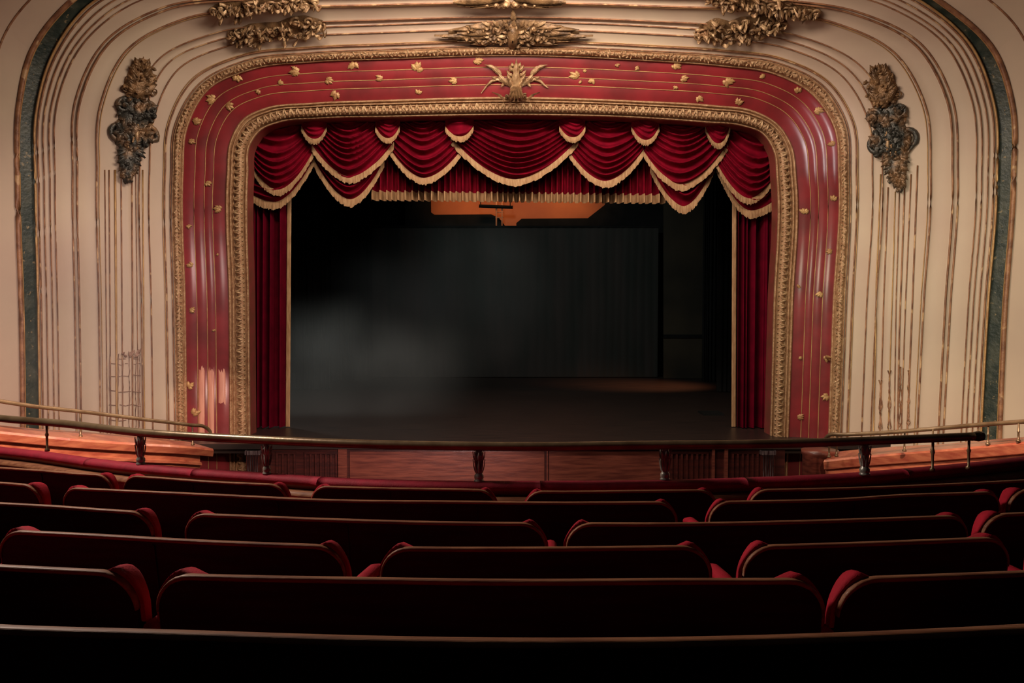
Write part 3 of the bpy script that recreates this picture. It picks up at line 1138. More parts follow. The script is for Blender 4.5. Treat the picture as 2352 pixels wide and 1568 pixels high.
# backdrop and masking
root = empty('stage_backdrop', P(1180, 866, 35.6))
tag(root, 'large charcoal backdrop closing the rear of the stage', 'backdrop')
drape(850, 1510, 522, 866, 35.6, 34, 0.012, M['screen'], 'cloth', root, 3, zb=0.02)
mb = MB()
mb.tube([P(848, 521, 35.6), P(1512, 521, 35.6)], 0.05, 8)
mb.build('batten', M['black'], root)
root = empty('scenery_flat', P(1566, 864, 34.9))
tag(root, 'tall brownish scenery flat right of the charcoal backdrop', 'scenery flat')
poly_slab([(1524, 400), (1620, 400), (1620, 869), (1524, 869)], 34.9, 0.06, M['flat'], 'panel', root)
poly_slab([(1524, 768), (1620, 768), (1620, 776), (1524, 776)], 34.84, 0.05, M['black'], 'rail', root)
for x0, x1, Y, lab, sd in ((668, 760, 30.5, 'black masking curtain just inside the left stage curtain', 1), (758, 856, 34.0, 'black masking curtain beside the left edge of the charcoal backdrop', 2),
                           (1618, 1655, 33.5, 'black masking curtain beside the right edge of the scenery flat', 3), (1652, 1760, 29.5, 'black masking curtain just inside the right stage curtain', 4)):
    root = empty('masking_curtain', P((x0 + x1) / 2, 866, Y))
    root.location.z = 0
    tag(root, lab, 'curtain', 'black masking curtains')
    drape(x0, x1, 300, 900, Y, 7, 0.06, M['black'], 'cloth', root, sd, zb=0.02)
ow = poly_slab([(930, 380), (1460, 380), (1460, 560), (930, 560)], 37.3, 0.1, M['orange'], 'orange_wall_panel')
tag(ow, 'orange lit wall panel seen high above the charcoal backdrop', 'wall panel')
b1 = poly_slab([(930, 269), (984, 269), (988, 486), (998, 493), (1128, 492), (1146, 500), (1160, 518), (1162, 560), (930, 560)], 36.4, 0.5, M['black'], 'black_border')
tag(b1, 'black soft border in front of the left part of the orange panel', 'border')
b2 = poly_slab([(1188, 560), (1186, 512), (1198, 502), (1350, 501), (1392, 468), (1400, 269), (1530, 269), (1530, 560)], 36.4, 0.5, M['black'], 'black_border')
tag(b2, 'black soft border in front of the right part of the orange panel', 'border')
root = empty('lighting_batten', P(1140, 478, 36.0))
tag(root, 'dark lighting batten hung across the orange panel', 'batten')
mb = MB()
mb.tube([P(1100, 473, 36.0), P(1178, 476, 36.0)], 0.07, 8)
mb.build('bar', M['black'], root)
for x in (1104, 1172):
    mb = MB()
    a = P(x, 474, 36.0)
    mb.tube([a, (a.x, a.y, 11.0)], 0.02, 5)
    mb.build('cable', M['black'], root)
root = empty('hanging_ladder', P(1148, 520, 36.05))
tag(root, 'pale wooden ladder hanging over the top of the backdrop', 'ladder')
for x in (1140, 1153):
    mb = MB()
    a = P(x + 1, 448, 36.05)
    a.z = 11.0
    mb.tube([a, P(x, 521, 36.05)], 0.035, 6)
    mb.build('stile', M['pale_wood'], root)
for y in (462, 475, 488, 500):
    mb = MB()
    mb.tube([P(1138, y, 36.05), P(1156, y - 1, 36.05)], 0.026, 6)
    mb.build('rung', M['pale_wood'], root)
mb = MB()
mb.box(*sorted((P(1640, 955, 22).x, P(1690, 955, 22).x)), 23.2, 23.9, 0.0, 0.05)
tag(mb.build('floor_box', M['black'], smooth=False), 'low black box on the stage floor by the right curtain', 'box')

# ------------------------------------------------------------------ house curtain
YC = 20.32


def hemfun(hl, hb, hr, p=1.75):
    def f(u):
        ub = 0.5
        if u < ub:
            a = u / ub
            return hl[0] + (hb[0] - hl[0]) * a, hl[1] + (hb[1] - hl[1]) * (1 - (1 - a) ** p)
        a = (1 - u) / ub
        return hr[0] + (hb[0] - hr[0]) * a, hr[1] + (hb[1] - hr[1]) * (1 - (1 - a) ** p)
    return f


def swag(name, label, group, tl, tr_, hl, hb, hr, Y, nf, amp, seed, fr=14, sag=0.0, cat='swag', p=1.75):
    rr = random.Random(seed)
    hem = hemfun(hl, hb, hr, p)
    NU, NV = 44, nf * 12
    ph = rr.uniform(0, 6)
    c0 = P((tl[0] + tr_[0]) / 2, tl[1], Y)
    root = empty(name, c0)
    tag(root, label, cat, group)

    def base(u, v):
        tx = tl[0] + (tr_[0] - tl[0]) * u
        ty = tl[1] + (tr_[1] - tl[1]) * u + sag * math.sin(pi * u)
        hx, hy = hem(u)
        return tx + (hx - tx) * v, ty + (hy - ty) * v

    def disp(u, v):
        env = 0.25 + 0.75 * math.sin(pi * u) ** 0.8
        ve = v - 0.34 * math.sin(pi * u) * (1 - v)
        f = 2 * nf + nf * ve + 0.45 * math.sin(2.3 * u + ph) + 0.16 * math.sin(7 * u + ph * 2) + 0.35 * math.sin(ve * 6 + ph)
        s = f - math.floor(f)
        saw = (s / 0.62) ** 1.3 if s < 0.62 else (1 - (s - 0.62) / 0.38)
        fold = amp * env * (saw ** 1.25) * 4.6 * min(1, (1 - v) * 8 + 0.25) * min(1, v * 6 + 0.3)
        fine = amp * 0.18 * math.sin(f * 2 * pi * 2.0 + 2 * u) * env
        belly = 0.16 * math.sin(pi * u) * math.sin(pi * min(1, v * 0.9 + 0.1)) + 0.05 * v
        return fold + fine + belly
    rows = []
    for j in range(NV + 1):
        v = j / NV
        rows.append([P(*base(u, v), Y) - Vector((0, disp(u, v), 0)) for u in [i / NU for i in range(NU + 1)]])
    mb = MB()
    mb.grid(rows)
    mb.build('cloth', M['velvet'], root)
    NF = 150
    r1, r2, r3 = [], [], []
    jit = 0
    for i in range(NF + 1):
        u = i / NF
        x, y = base(u, 1.0)
        d = disp(u, 1.0)
        z = 0.03 * (1 if i % 2 else 0) * rr.uniform(0.4, 1)
        if i % 3 == 0:
            jit = rr.uniform(-2.0, 1.6)
        r1.append(P(x, y - 1.5, Y) - Vector((0, d + 0.025, 0)))
        r2.append(P(x, y + fr * 0.45, Y) - Vector((0, d + 0.035 + z, 0)))
        r3.append(P(x, y + fr + jit, Y) - Vector((0, d + 0.03 + z, 0)))
    mb = MB()
    mb.grid([r1, r2, r3])
    mb.build('fringe', M['fringe'], root)
    return root


GS = 'swags of the red house curtain'
GL = 'lower swags behind the front row of swags'
GJ = 'small fringed tails between the swags'
# back valance, pleated
root = empty('pleated_valance', P(1180, 280, 20.9))
tag(root, 'straight pleated red valance with gold hem behind the swags', 'valance')
rr = random.Random(2)
xs = []
x = 852.0
while x < 1524:
    wv = rr.uniform(11, 18)
    xs.append((x, wv))
    x += wv


def pleat(px):
    for x0, wv in xs:
        if x0 <= px < x0 + wv:
            t = (px - x0) / wv
            c = 0.4
            return max(0, 1 - abs(t - c) / 0.27) ** 0.6
    return 0


def valance_rows(levels):
    rows = []
    for (yl, yr, da) in levels:
        row = []
        k = 0
        px = 852.0
        while px <= 1524:
            a = (px - 860) / 640
            row.append(P(px, yl + (yr - yl) * a, 20.95) - Vector((0, 0.27 * pleat(px) * da, 0)))
            px += 1.6
        rows.append(row)
    return rows


mb = MB()
mb.grid(valance_rows([(252, 256, 0.4), (270, 280, 0.6), (340, 345, 0.8), (400, 405, 1), (441, 449, 1)]))
mb.build('cloth', M['velvet'], root)
mb = MB()
mb.grid(valance_rows([(440, 448, 1.25), (451, 459, 1.3), (461.5, 468.5, 1.25)]))
mb.build('fringe', M['fringe'], root)

swag('lower_swag', 'lowest red swag at the far left, crossing the left curtain', GL, (575, 330), (690, 300), (566, 440), (632, 466), (722, 368), 20.62, 6, 0.05, 31, 17)
swag('lower_swag', 'lower red swag hanging below the second front swag from the left', GL, (735, 300), (870, 300), (722, 366), (806, 460), (884, 368), 20.62, 6, 0.05, 32, 17)
swag('lower_swag', 'lower red swag hanging below the second front swag from the right', GL, (1500, 300), (1640, 300), (1492, 380), (1568, 476), (1640, 378), 20.62, 6, 0.05, 33, 17)
swag('lower_swag', 'lowest red swag at the far right, crossing the right curtain', GL, (1660, 320), (1775, 330), (1644, 380), (1722, 486), (1784, 456), 20.62, 6, 0.05, 34, 17)
swag('curtain_swag', 'front red swag at the far left, under the rounded corner', GS, (566, 290), (704, 270), (566, 360), (640, 438), (724, 345), 20.42, 6, 0.05, 41, 14)
swag('curtain_swag', 'second front red swag from the left', GS, (735, 264), (880, 262), (718, 335), (806, 408), (906, 328), 20.36, 7, 0.05, 42, 15)
swag('curtain_swag', 'third front red swag from the left', GS, (905, 262), (1035, 260), (893, 338), (974, 411), (1064, 342), 20.42, 7, 0.05, 43, 15)
swag('curtain_swag', 'widest red swag at the middle of the curtain', GS, (1070, 258), (1295, 258), (1036, 318), (1182, 414), (1328, 322), 20.36, 8, 0.05, 44, 15, sag=6)
swag('curtain_swag', 'third front red swag from the right', GS, (1328, 262), (1460, 264), (1306, 350), (1388, 419), (1478, 345), 20.42, 7, 0.05, 45, 15)
swag('curtain_swag', 'second front red swag from the right', GS, (1500, 266), (1632, 272), (1478, 350), (1562, 425), (1670, 332), 20.36, 7, 0.05, 46, 15)
swag('curtain_swag', 'front red swag at the far right, under the rounded corner', GS, (1662, 276), (1784, 300), (1642, 372), (1718, 458), (1786, 392), 20.42, 6, 0.05, 47, 14)
for i, (xl, xr, yb, lab) in enumerate(((694, 752, 320, 'small fringed tail between the first and second swags from the left'), (863, 919, 318, 'small fringed tail between the second and third swags from the left'),
                                       (1023, 1088, 314, 'small fringed tail left of the widest middle swag'), (1284, 1344, 316, 'small fringed tail right of the widest middle swag'),
                                       (1449, 1513, 322, 'small fringed tail between the second and third swags from the right'), (1618, 1675, 330, 'small fringed tail between the first and second swags from the right'))):
    tail = swag('swag_tail', lab, GJ, (xl, 258), (xr, 258), (xl, 292), ((xl + xr) / 2 + 2, yb + 2), (xr, 292), 20.10, 3, 0.018, 60 + i, 12, cat='swag tail', p=2.2)


def leg(px0, px1, pxb0, pxb1, yt, yb, Y, label, gold_side, seed):
    A = P((px0 + px1) / 2, yb, Y)
    root = empty('stage_curtain', (A.x, Y, 0))
    tag(root, label, 'curtain', 'red side curtains of the stage')
    rr = random.Random(seed)
    folds = 7
    rows, rf = [], []
    for j in range(15):
        v = j / 14
        xa = px0 + (pxb0 - px0) * v
        xb = px1 + (pxb1 - px1) * v
        py = yt + (yb - yt) * v
        row = []
        for i in range(121):
            u = i / 120
            f = u * 5.5 + 0.55 * math.sin(u * 8 + seed) + 0.25 * math.sin(u * 19 + seed * 2)
            s = 0.5 + 0.5 * math.sin(f * 2 * pi + 0.3 * v)
            d = 0.34 * s ** 2.2 + 0.02 * math.sin(f * 6 * pi + 1 + v)
            p = P(xa + (xb - xa) * u, py, Y)
            p.z = max(p.z, 0.02) if j < 14 else 0.02
            row.append(p - Vector((0, d, 0)))
        rows.append(row)
        xe, s = (xb, 1) if gold_side > 0 else (xa, -1)
        rf.append([P(xe + s * q * 10 - s * 2, py, Y - 0.05) + Vector((0, -0.03 * (k % 2), 0)) for k, q in enumerate((0, .25, .5, .75, 1))])
        for p in rf[-1]:
            p.z = max(p.z, 0.02)
    for r_ in rf[-1]:
        r_.z = 0.02
    mb = MB()
    mb.grid(rows)
    mb.build('cloth', M['leg'], root)
    mb = MB()
    mb.grid(rf)
    mb.build('fringe', M['fringe'], root)


leg(560, 662, 562, 658, 380, 980, 21.0, 'red velvet side curtain with gold edge at the left of the stage', 1, 3)
leg(1690, 1800, 1688, 1790, 380, 985, 21.0, 'red velvet side curtain with gold edge at the right of the stage', -1, 5)

# ------------------------------------------------------------------ side boxes


def sweep(name, path, prof, m, parent=None, caps=True):
    """prof: (offset towards the room centre, height) swept along a 3D path"""
    rows = []
    for i, p in enumerate(path):
        a, b = path[max(i - 1, 0)], path[min(i + 1, len(path) - 1)]
        t = (b - a)
        t.z = 0
        t.normalize()
        n = Vector((t.y, -t.x, 0))
        if n.x * (-p.x) < 0:
            n = -n
        rows.append([p + n * o + Vector((0, 0, h)) for o, h in prof])
    mb = MB()
    mb.grid(rows, close_u=True)
    if caps:
        k = len(prof)
        mb.f.append(tuple(range(k)))
        mb.f.append(tuple((len(rows) - 1) * k + i for i in reversed(range(k))))
    return mb.build(name, m, parent, smooth=False)


def pathpx(pts, n=28):
    s = cr_spline([tuple(p) for p in pts], max(4, n // max(1, len(pts) - 1)))
    return [P(x, y, Y) for x, y, Y in s]


# left box
lp = pathpx([(-260, 965, 9.6), (0, 990, 10.6), (160, 1006, 11.3), (330, 1018, 12.0), (430, 1024, 12.5), (489, 1030, 12.9)])
root = empty('side_box', lp[3] - Vector((0, 0, 1.6)))
tag(root, 'curved polished wooden box front at the left wall, lit orange', 'box front')
sweep('ledge', lp, [(-0.02, -0.13), (0.0, -0.12), (0.02, -0.03), (0.0, 0.0), (-0.55, 0.06), (-0.55, -0.13)], M['boxwood'], root)
sweep('fascia', lp[:-2], [(-0.06, -1.7), (-0.06, -0.12), (-0.55, -0.12), (-0.55, -1.7)], M['boxwood'], root)
sweep('bead_moulding', lp[:-2], [(-0.06, -0.22), (-0.02, -0.23), (-0.02, -0.27), (-0.06, -0.28)], M['boxwood'], root)
sweep('bead_moulding', lp[:-2], [(-0.06, -0.42), (-0.03, -0.43), (-0.03, -0.46), (-0.06, -0.47)], M['boxwood'], root)
# right box
rp = pathpx([(1893, 1056, 13.3), (1960, 1049, 13.0), (2063, 1040, 12.5), (2149, 1033, 12.0), (2260, 1023, 11.4), (2352, 1014, 10.9), (2600, 985, 9.8)])
root = empty('side_box', rp[3] - Vector((0, 0, 1.6)))
tag(root, 'curved polished wooden box front at the right wall, lit orange', 'box front')
sweep('ledge', rp, [(-0.02, -0.16), (0.0, -0.15), (0.03, -0.03), (0.0, 0.0), (-0.55, 0.06), (-0.55, -0.16)], M['boxwood'], root)
sweep('fascia', rp, [(-0.06, -1.7), (-0.06, -0.14), (-0.55, -0.14), (-0.55, -1.7)], M['boxwood'], root)
sweep('bead_moulding', rp, [(-0.06, -0.24), (-0.02, -0.25), (-0.02, -0.29), (-0.06, -0.30)], M['boxwood'], root)
mb = MB()
c = P(1888, 1060, 13.6)
mb.lathe([(0.27, -1.6), (0.27, -0.03), (0.29, 0.0), (0.29, 0.06), (0.0, 0.06)], (c.x, 13.7, P(1870, 1035, 13.6).z - 0.06), 28)
mb.build('round_end', M['wood'], root)


def rail_obj(name, label, pts, rad, n=40):
    path = pathpx(pts, n)
    root = empty(name, path[len(path) // 2])
    tag(root, label, 'rail')
    mb = MB()
    mb.tube(path, rad, 12)
    mb.build('handrail', M['brass'], root)
    return root


def thin_post(root, x, y0, y1, Y, r=0.012, foot=True):
    a, b = P(x, y0, Y), P(x, y1, Y)
    mb = MB()
    mb.lathe([(r * 2.4, b.z), (r * 2.4, b.z + 0.02), (r * 1.2, b.z + 0.03), (r, (a.z + b.z) / 2 - 0.01), (r * 1.7, (a.z + b.z) / 2), (r, (a.z + b.z) / 2 + 0.01), (r, a.z)], (a.x, a.y, 0), 8)
    mb.build('post', M['brass'], root)


root = rail_obj('box_rail', 'thin brass rail above the left box, its end bent down', [(-260, 890, 9.6), (0, 921, 10.6), (51, 929, 10.8), (204, 947, 11.5), (357, 966, 12.1), (440, 976, 12.5), (470, 980, 12.7), (482, 990, 12.75), (483, 1006, 12.75)], 0.026)
thin_post(root, 184, 946, 1004, 11.6)
thin_post(root, 442, 978, 1022, 12.6)
root = rail_obj('box_rail', 'thin brass rail above the right box, rising to the frame edge', [(1896, 1008, 13.0), (1903, 1000, 12.9), (1935, 998, 12.7), (2021, 994, 12.4), (2149, 984, 12.0), (2277, 973, 11.3), (2352, 968, 10.9), (2600, 940, 9.8)], 0.030)
for x, y0, y1, Y in ((1905, 1002, 1050, 12.95), (1922, 1000, 1048, 12.85), (2078, 990, 1036, 12.3), (2143, 986, 1034, 12.0), (2270, 974, 1021, 11.35), (2340, 969, 1014, 10.95)):
    thin_post(root, x, y0, y1, Y, 0.013)

# ------------------------------------------------------------------ balcony front
ZR = HC - 1.10
ZP = HC - 1.375


def zpath(pts, z, n=10):
    s = cr_spline([tuple(p) for p in pts], n)
    return [PZ(x, y, z) for x, y in s]


rail_px = [(-160, 941), (0, 960.5), (153, 973.5), (326, 993.5), (480, 1004), (600, 1010), (755, 1017), (1100, 1024.5), (1255, 1025), (1500, 1022), (1704, 1020), (1850, 1017), (2063, 1009.5), (2235, 1002)]
path = zpath(rail_px, ZR)
root = empty('balcony_rail', path[len(path) // 2])
tag(root, 'long dark brass handrail curving along the balcony front', 'rail')
rad = 0.036
mb = MB()
mb.tube(path, rad, 16)
mb.build('handrail', M['brass'], root)
mb = MB()
e = path[-1]
t = (path[-1] - path[-2]).normalized()
mb.tube([e, e + t * 0.05, e + t * 0.09, e + t * 0.11], [rad, rad * 1.25, rad * 1.1, 0.012], 14)
mb.build('end_cap', M['brass'], root)
PARPX = [(-560, 935), (-200, 990), (0, 1023), (102, 1034), (219, 1050), (326, 1062), (459, 1073), (600, 1082), (780, 1094), (1100, 1101.5), (1255, 1101.5), (1500, 1100), (1704, 1094), (1950, 1083), (2063, 1074), (2200, 1062), (2352, 1046), (2560, 1020), (2900, 972)]


def at_x(pts, x):
    for (x0, y0), (x1, y1) in zip(pts, pts[1:]):
        if x0 <= x <= x1:
            return y0 + (y1 - y0) * (x - x0) / (x1 - x0)
    return pts[-1][1]


def cast_post(x, s):
    top = PZ(x, at_x(rail_px, x), ZR)
    z0, z1 = ZP - 0.005, ZR - 0.02
    H = z1 - z0
    mb = MB()
    prof = [(0.048, 0), (0.050, 0.05), (0.040, 0.07), (0.046, 0.12), (0.046, 0.2), (0.036, 0.24), (0.030, 0.32), (0.034, 0.45), (0.038, 0.62), (0.046, 0.70), (0.048, 0.78), (0.040, 0.84), (0.034, 0.92), (0.024, 1.0)]
    mb.lathe([(r * s * 0.8, z0 + H * a) for r, a in prof], (top.x, top.y, 0), 14)
    for k in range(8):
        th = k * pi / 4
        c, d = math.cos(th), math.sin(th)
        o = Vector((top.x, top.y, 0))
        mb.leaf(o + Vector((c * 0.024 * s, d * 0.024 * s, z0 + H * 0.28)), o + Vector((c * 0.032 * s, d * 0.032 * s, z0 + H * 0.68)), Vector((c, d, 0)), 0.022 * s, 0.010, 0.01, 0.3, nl=6)
        mb.leaf(o + Vector((c * 0.032 * s, d * 0.032 * s, z0 + H * 0.66)), o + Vector((c * 0.030 * s, d * 0.030 * s, z0 + H * 0.92)), Vector((c, d, 0)), 0.022 * s, 0.010, 0.012, 0.3, nl=6)
    mb.build('baluster', M['iron'], root)


for x, s in ((322, 1.0), (612, 0.9), (1100, 1.0), (1528, 1.0), (1987, 1.1)):
    cast_post(x, s)
for x in (107, 2143, 2226):
    top = PZ(x, at_x(rail_px, x), ZR)
    mb = MB()
    mb.lathe([(0.022, ZP), (0.022, ZP + 0.02), (0.010, ZP + 0.03), (0.012, (ZP + ZR) / 2), (0.018, (ZP + ZR) / 2 + 0.02), (0.010, (ZP + ZR) / 2 + 0.04), (0.012, ZR - 0.02)], (top.x, top.y, 0), 10)
    mb.build('bracket', M['brass'], root)


def sweep_p(name, path, prof, m, parent=None, smooth=True, caps=True, toward=-1):
    """prof: (offset away from the audience, height)"""
    rows = []
    for i, p in enumerate(path):
        a, b = path[max(i - 1, 0)], path[min(i + 1, len(path) - 1)]
        t = (b - a)
        t.z = 0
        t.normalize()
        n = Vector((-t.y, t.x, 0))
        rows.append([p + n * o + Vector((0, 0, h)) for o, h in prof])
    mb = MB()
    mb.grid(rows, close_u=True)
    if caps:
        k = len(prof)
        mb.f.append(tuple(range(k)))
        mb.f.append(tuple((len(rows) - 1) * k + i for i in reversed(range(k))))
    return mb.build(name, m, parent, smooth)


ppath = zpath(PARPX, ZP)
root = empty('balcony_parapet', (ppath[90].x, ppath[90].y, ZP - 0.9))
tag(root, 'curved balcony parapet of dark wood topped with red velvet pads', 'parapet')
NPS = len(ppath)
arr = cr_spline([tuple(p) for p in PARPX], 10)


def idx(px):
    return min(range(NPS), key=lambda i: abs(arr[i][0] - px))


sweep_p('wooden_wall', ppath, [(-0.10, -0.066), (-0.005, -0.066), (-0.005, -0.9), (-0.09, -0.9), (-0.09, -0.15), (-0.105, -0.14), (-0.105, -0.11), (-0.09, -0.10)], M['wood'], root, False)
sweep_p('ledge_moulding', ppath, [(-0.17, -0.135), (-0.145, -0.11), (-0.09, -0.10), (-0.09, -0.17), (-0.14, -0.165), (-0.17, -0.15)], M['cap'], root, True)
for a, b in ((-560, 219), (219, 459), (459, 743), (743, 1240), (1240, 1704), (1704, 2063), (2063, 2900)):
    sweep_p('velvet_pad', ppath[idx(a):idx(b) + 1], [(-0.115, -0.066), (-0.125, -0.040), (-0.11, -0.015), (-0.085, -0.003), (-0.04, 0.0), (-0.012, -0.005), (0.0, -0.03), (0.0, -0.066)], M['velvet_pad'], root)

# ------------------------------------------------------------------ benches
ROWS = {
    'A': dict(drop=0.790, cap=[(-400, 1425), (0, 1450), (400, 1462), (800, 1475), (1176, 1481), (1550, 1479), (1950, 1468), (2352, 1449), (2750, 1425)]),
    'B': dict(drop=0.915, cap=[(-1300, 1225), (-400, 1280), (0, 1306), (200, 1316), (430, 1327), (800, 1335), (1176, 1340), (1550, 1338), (1832, 1337), (2037, 1332), (2352, 1320), (2700, 1305), (3400, 1265)]),
    'C': dict(drop=1.035, cap=[(-700, 1180), (0, 1222), (238, 1234), (408, 1244), (697, 1256), (960, 1263), (1176, 1263.5), (1550, 1260), (1809, 1257), (2050, 1249), (2276, 1240), (2500, 1232), (3100, 1200)]),
    'D': dict(drop=1.135, cap=[(-500, 1128), (0, 1159), (128, 1166), (270, 1176), (485, 1185), (755, 1196), (1010, 1203), (1178, 1205), (1362, 1206), (1550, 1206), (1890, 1199), (2174, 1189), (2352, 1182), (2800, 1150)]),
    'E': dict(drop=1.225, cap=[(-500, 1080), (0, 1111), (51, 1115), (179, 1124), (306, 1130), (500, 1139), (755, 1151), (1100, 1155), (1255, 1157), (1485, 1156), (1724, 1154), (1950, 1148), (2063, 1140), (2266, 1133), (2352, 1128), (2800, 1098)]),
    'F': dict(drop=1.315, cap=[(-400, 1040), (0, 1076), (102, 1083), (184, 1090), (316, 1096), (500, 1109), (610, 1114), (758, 1120), (1100, 1127), (1260, 1131), (1500, 1129), (1614, 1128), (1794, 1126.5), (1950, 1123), (2063, 1119), (2352, 1105), (2800, 1070)]),
}
ROWY = {k: [PZ(x, y, HC - v['drop']) for x, y in cr_spline([tuple(p) for p in v['cap']], 8)] for k, v in ROWS.items()}
FLOOR_DROP = 0.88


def path_between(row, x0, x1, n=40):
    z = HC - ROWS[row]['drop']
    arr_ = cr_spline([tuple(p) for p in ROWS[row]['cap']], 12)
    pts = []
    for i in range(n + 1):
        x = x0 + (x1 - x0) * i / n
        pts.append(PZ(x, at_x(arr_, x), z))
    return pts


def bench(row, x0, x1, label, seams=(), arm_l=True, arm_r=False, rc=0.125, ends=(True, True)):
    pts = path_between(row, x0, x1)
    z0 = pts[0].z
    L = [0]
    for a, b in zip(pts, pts[1:]):
        L.append(L[-1] + (b - a).length)
    T = L[-1]

    def at(s):
        s_ = min(max(s, 0), T)
        for i in range(len(L) - 1):
            if L[i + 1] >= s_:
                break
        a = (s_ - L[i]) / max(1e-9, L[i + 1] - L[i])
        p = pts[i].lerp(pts[i + 1], a)
        i2, i1 = min(i + 2, len(pts) - 1), max(i - 1, 0)
        t = (pts[i2] - pts[i1])
        t.z = 0
        t.normalize()
        if s < 0 or s > T:
            p = p + t * (s - s_)
        return p, t, Vector((-t.y, t.x, 0))

    def X(s, off, h):
        p, t, n = at(s)
        # the back leans towards the audience at the top
        return p + n * (off - 0.16 * h * 1.0) + Vector((0, 0, h))

    mid = at(T / 2)[0]
    root = empty('theatre_bench', (mid.x, mid.y, z0 - FLOOR_DROP))
    tag(root, label, 'bench seat', 'rows of red velvet theatre benches')

    def cols(ext, r):
        ss = []
        for k in range(9):
            ss.append(-ext + r * (1 - math.cos(pi / 2 * k / 8)))
        n = max(6, int((T + 2 * ext - 2 * r) / 0.07))
        for k in range(1, n):
            ss.append(-ext + r + (T + 2 * ext - 2 * r) * k / n)
        for k in range(9):
            ss.append(T + ext - r * (1 - math.cos(pi / 2 * (8 - k) / 8)))
        return ss

    def corner(s, ext, r):
        d = min(s + ext, T + ext - s)
        if d >= r:
            return 0.0
        d = max(0, d)
        return -(r - math.sqrt(max(0, r * r - (r - d) ** 2)))
    # wooden shell
    ss = cols(0, rc)
    r_b = [[X(s, 0.0, corner(s, 0, rc) + (-0.50 - corner(s, 0, rc)) * v) for s in ss] for v in (0, 0.1, 0.3, 0.6, 1)]
    r_f = [[X(s, 0.018, corner(s, 0, rc) + (-0.50 - corner(s, 0, rc)) * v) for s in ss] for v in (0, 0.1, 0.3, 0.6, 1)]
    mb = MB()
    mb.grid(list(reversed(r_b)) + r_f)
    mb.grid([[r[0] for r in r_b], [r[0] for r in r_f]])
    mb.grid([[r[-1] for r in r_b], [r[-1] for r in r_f]])
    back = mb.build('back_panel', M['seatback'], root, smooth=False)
    for sx in seams:
        # thin upright seam where two panels meet
        p = PZ(sx, at_x(ROWS[row]['cap'], sx), z0)
        s = min((abs((q - p).length), l) for q, l in zip(pts, L))[1]
        mb = MB()
        mb.add([X(s - 0.006, -0.006, -0.02), X(s + 0.006, -0.006, -0.02), X(s + 0.006, -0.006, -0.48), X(s - 0.006, -0.006, -0.48),
                X(s - 0.006, 0.0, -0.02), X(s + 0.006, 0.0, -0.02), X(s + 0.006, 0.0, -0.48), X(s - 0.006, 0.0, -0.48)],
               [(0, 1, 2, 3), (0, 4, 5, 1), (1, 5, 6, 2), (3, 7, 4, 0)])
        mb.build('seam_strip', M['seatback'], root, smooth=False)
    # cap rail following the outline
    cs = [s for s in ss if True]
    outl = []
    side_drop = 0.05
    for s in cs:
        outl.append((s, corner(s, 0, rc)))
    prof = [(-0.010, -0.004), (-0.012, 0.004), (-0.008, 0.010), (0.0, 0.012), (0.016, 0.012), (0.024, 0.009), (0.026, -0.004)]
    rows = []
    for i, (s, h) in enumerate(outl):
        s0, h0 = outl[max(i - 1, 0)]
        s1, h1 = outl[min(i + 1, len(outl) - 1)]
        ds, dh = s1 - s0, h1 - h0
        q = math.hypot(ds, dh) or 1
        ns_, nh = -dh / q, ds / q
        endf = min(1.0, 0.35 + 0.65 * (min(i, len(outl) - 1 - i) / 6.0))
        rows.append([X(s + ns_ * b * endf, a, h + nh * b * endf) for a, b in prof])
    mb = MB()
    mb.grid(rows, close_u=True)
    mb.f.append(tuple(range(len(prof))))
    mb.f.append(tuple((len(rows) - 1) * len(prof) + i for i in reversed(range(len(prof)))))
    mb.build('cap_rail', M['cap'], root)
    # velvet back cushion
    ext, r2 = 0.018, rc * 0.80
    ss = cols(ext, r2)

    def ptop(s):
        d = min(s + ext, T + ext - s)
        wing = math.exp(-((d - 0.10) / 0.075) ** 2)
        return corner(s, ext, r2) * 0.92 - 0.036 + 0.056 * wing
    rows = [[X(s, 0.019, min(ptop(s), corner(s, 0, rc)) - 0.05) for s in ss]]
    K = 10
    for k in range(K + 1):
        a = k / K
        th = pi * a
        row = []
        for s in ss:
            d = min(s + ext, T + ext - s)
            th_ = 0.016 + 0.115 * min(1, (max(d, 0) / 0.10)) ** 0.5
            top = ptop(s)
            if a < 0.5:
                b = a / 0.5
                off = 0.016 + (th_ - 0.016) * (1 - math.cos(b * pi / 2))
                off = 0.016 + (th_ + 0.02 - 0.016) * math.sin(b * pi / 2)
                h = top - 0.06 * (1 - math.cos(b * pi / 2))
            else:
                b = (a - 0.5) / 0.5
                off = th_ + 0.02 - 0.02 * b
                h = top - 0.06 - (0.44 + top - 0.06) * b
            row.append(X(s, off, h))
        rows.append(row)
    mb = MB()
    mb.grid(rows)
    for e in (0, -1):
        # end walls of the cushion
        col = [r[e] for r in rows]
        inn = [X(ss[e], 0.016, (c - X(ss[e], 0, 0)).z) for c in col]
        mb.grid([col, inn])
    mb.build('back_cushion', M['seatvelvet'], root)
    # seat cushion
    rows = []
    ss2 = cols(0.0, 0.06)
    for a, (off, h) in enumerate([(0.06, -0.44), (0.08, -0.415), (0.30, -0.40), (0.52, -0.41), (0.56, -0.44), (0.55, -0.50), (0.50, -0.52), (0.08, -0.52), (0.06, -0.44)]):
        rows.append([X(s, off + 0.16 * h * 1.0, h) for s in ss2])
    mb = MB()
    mb.grid(rows)
    mb.build('seat_cushion', M['seatvelvet'], root)
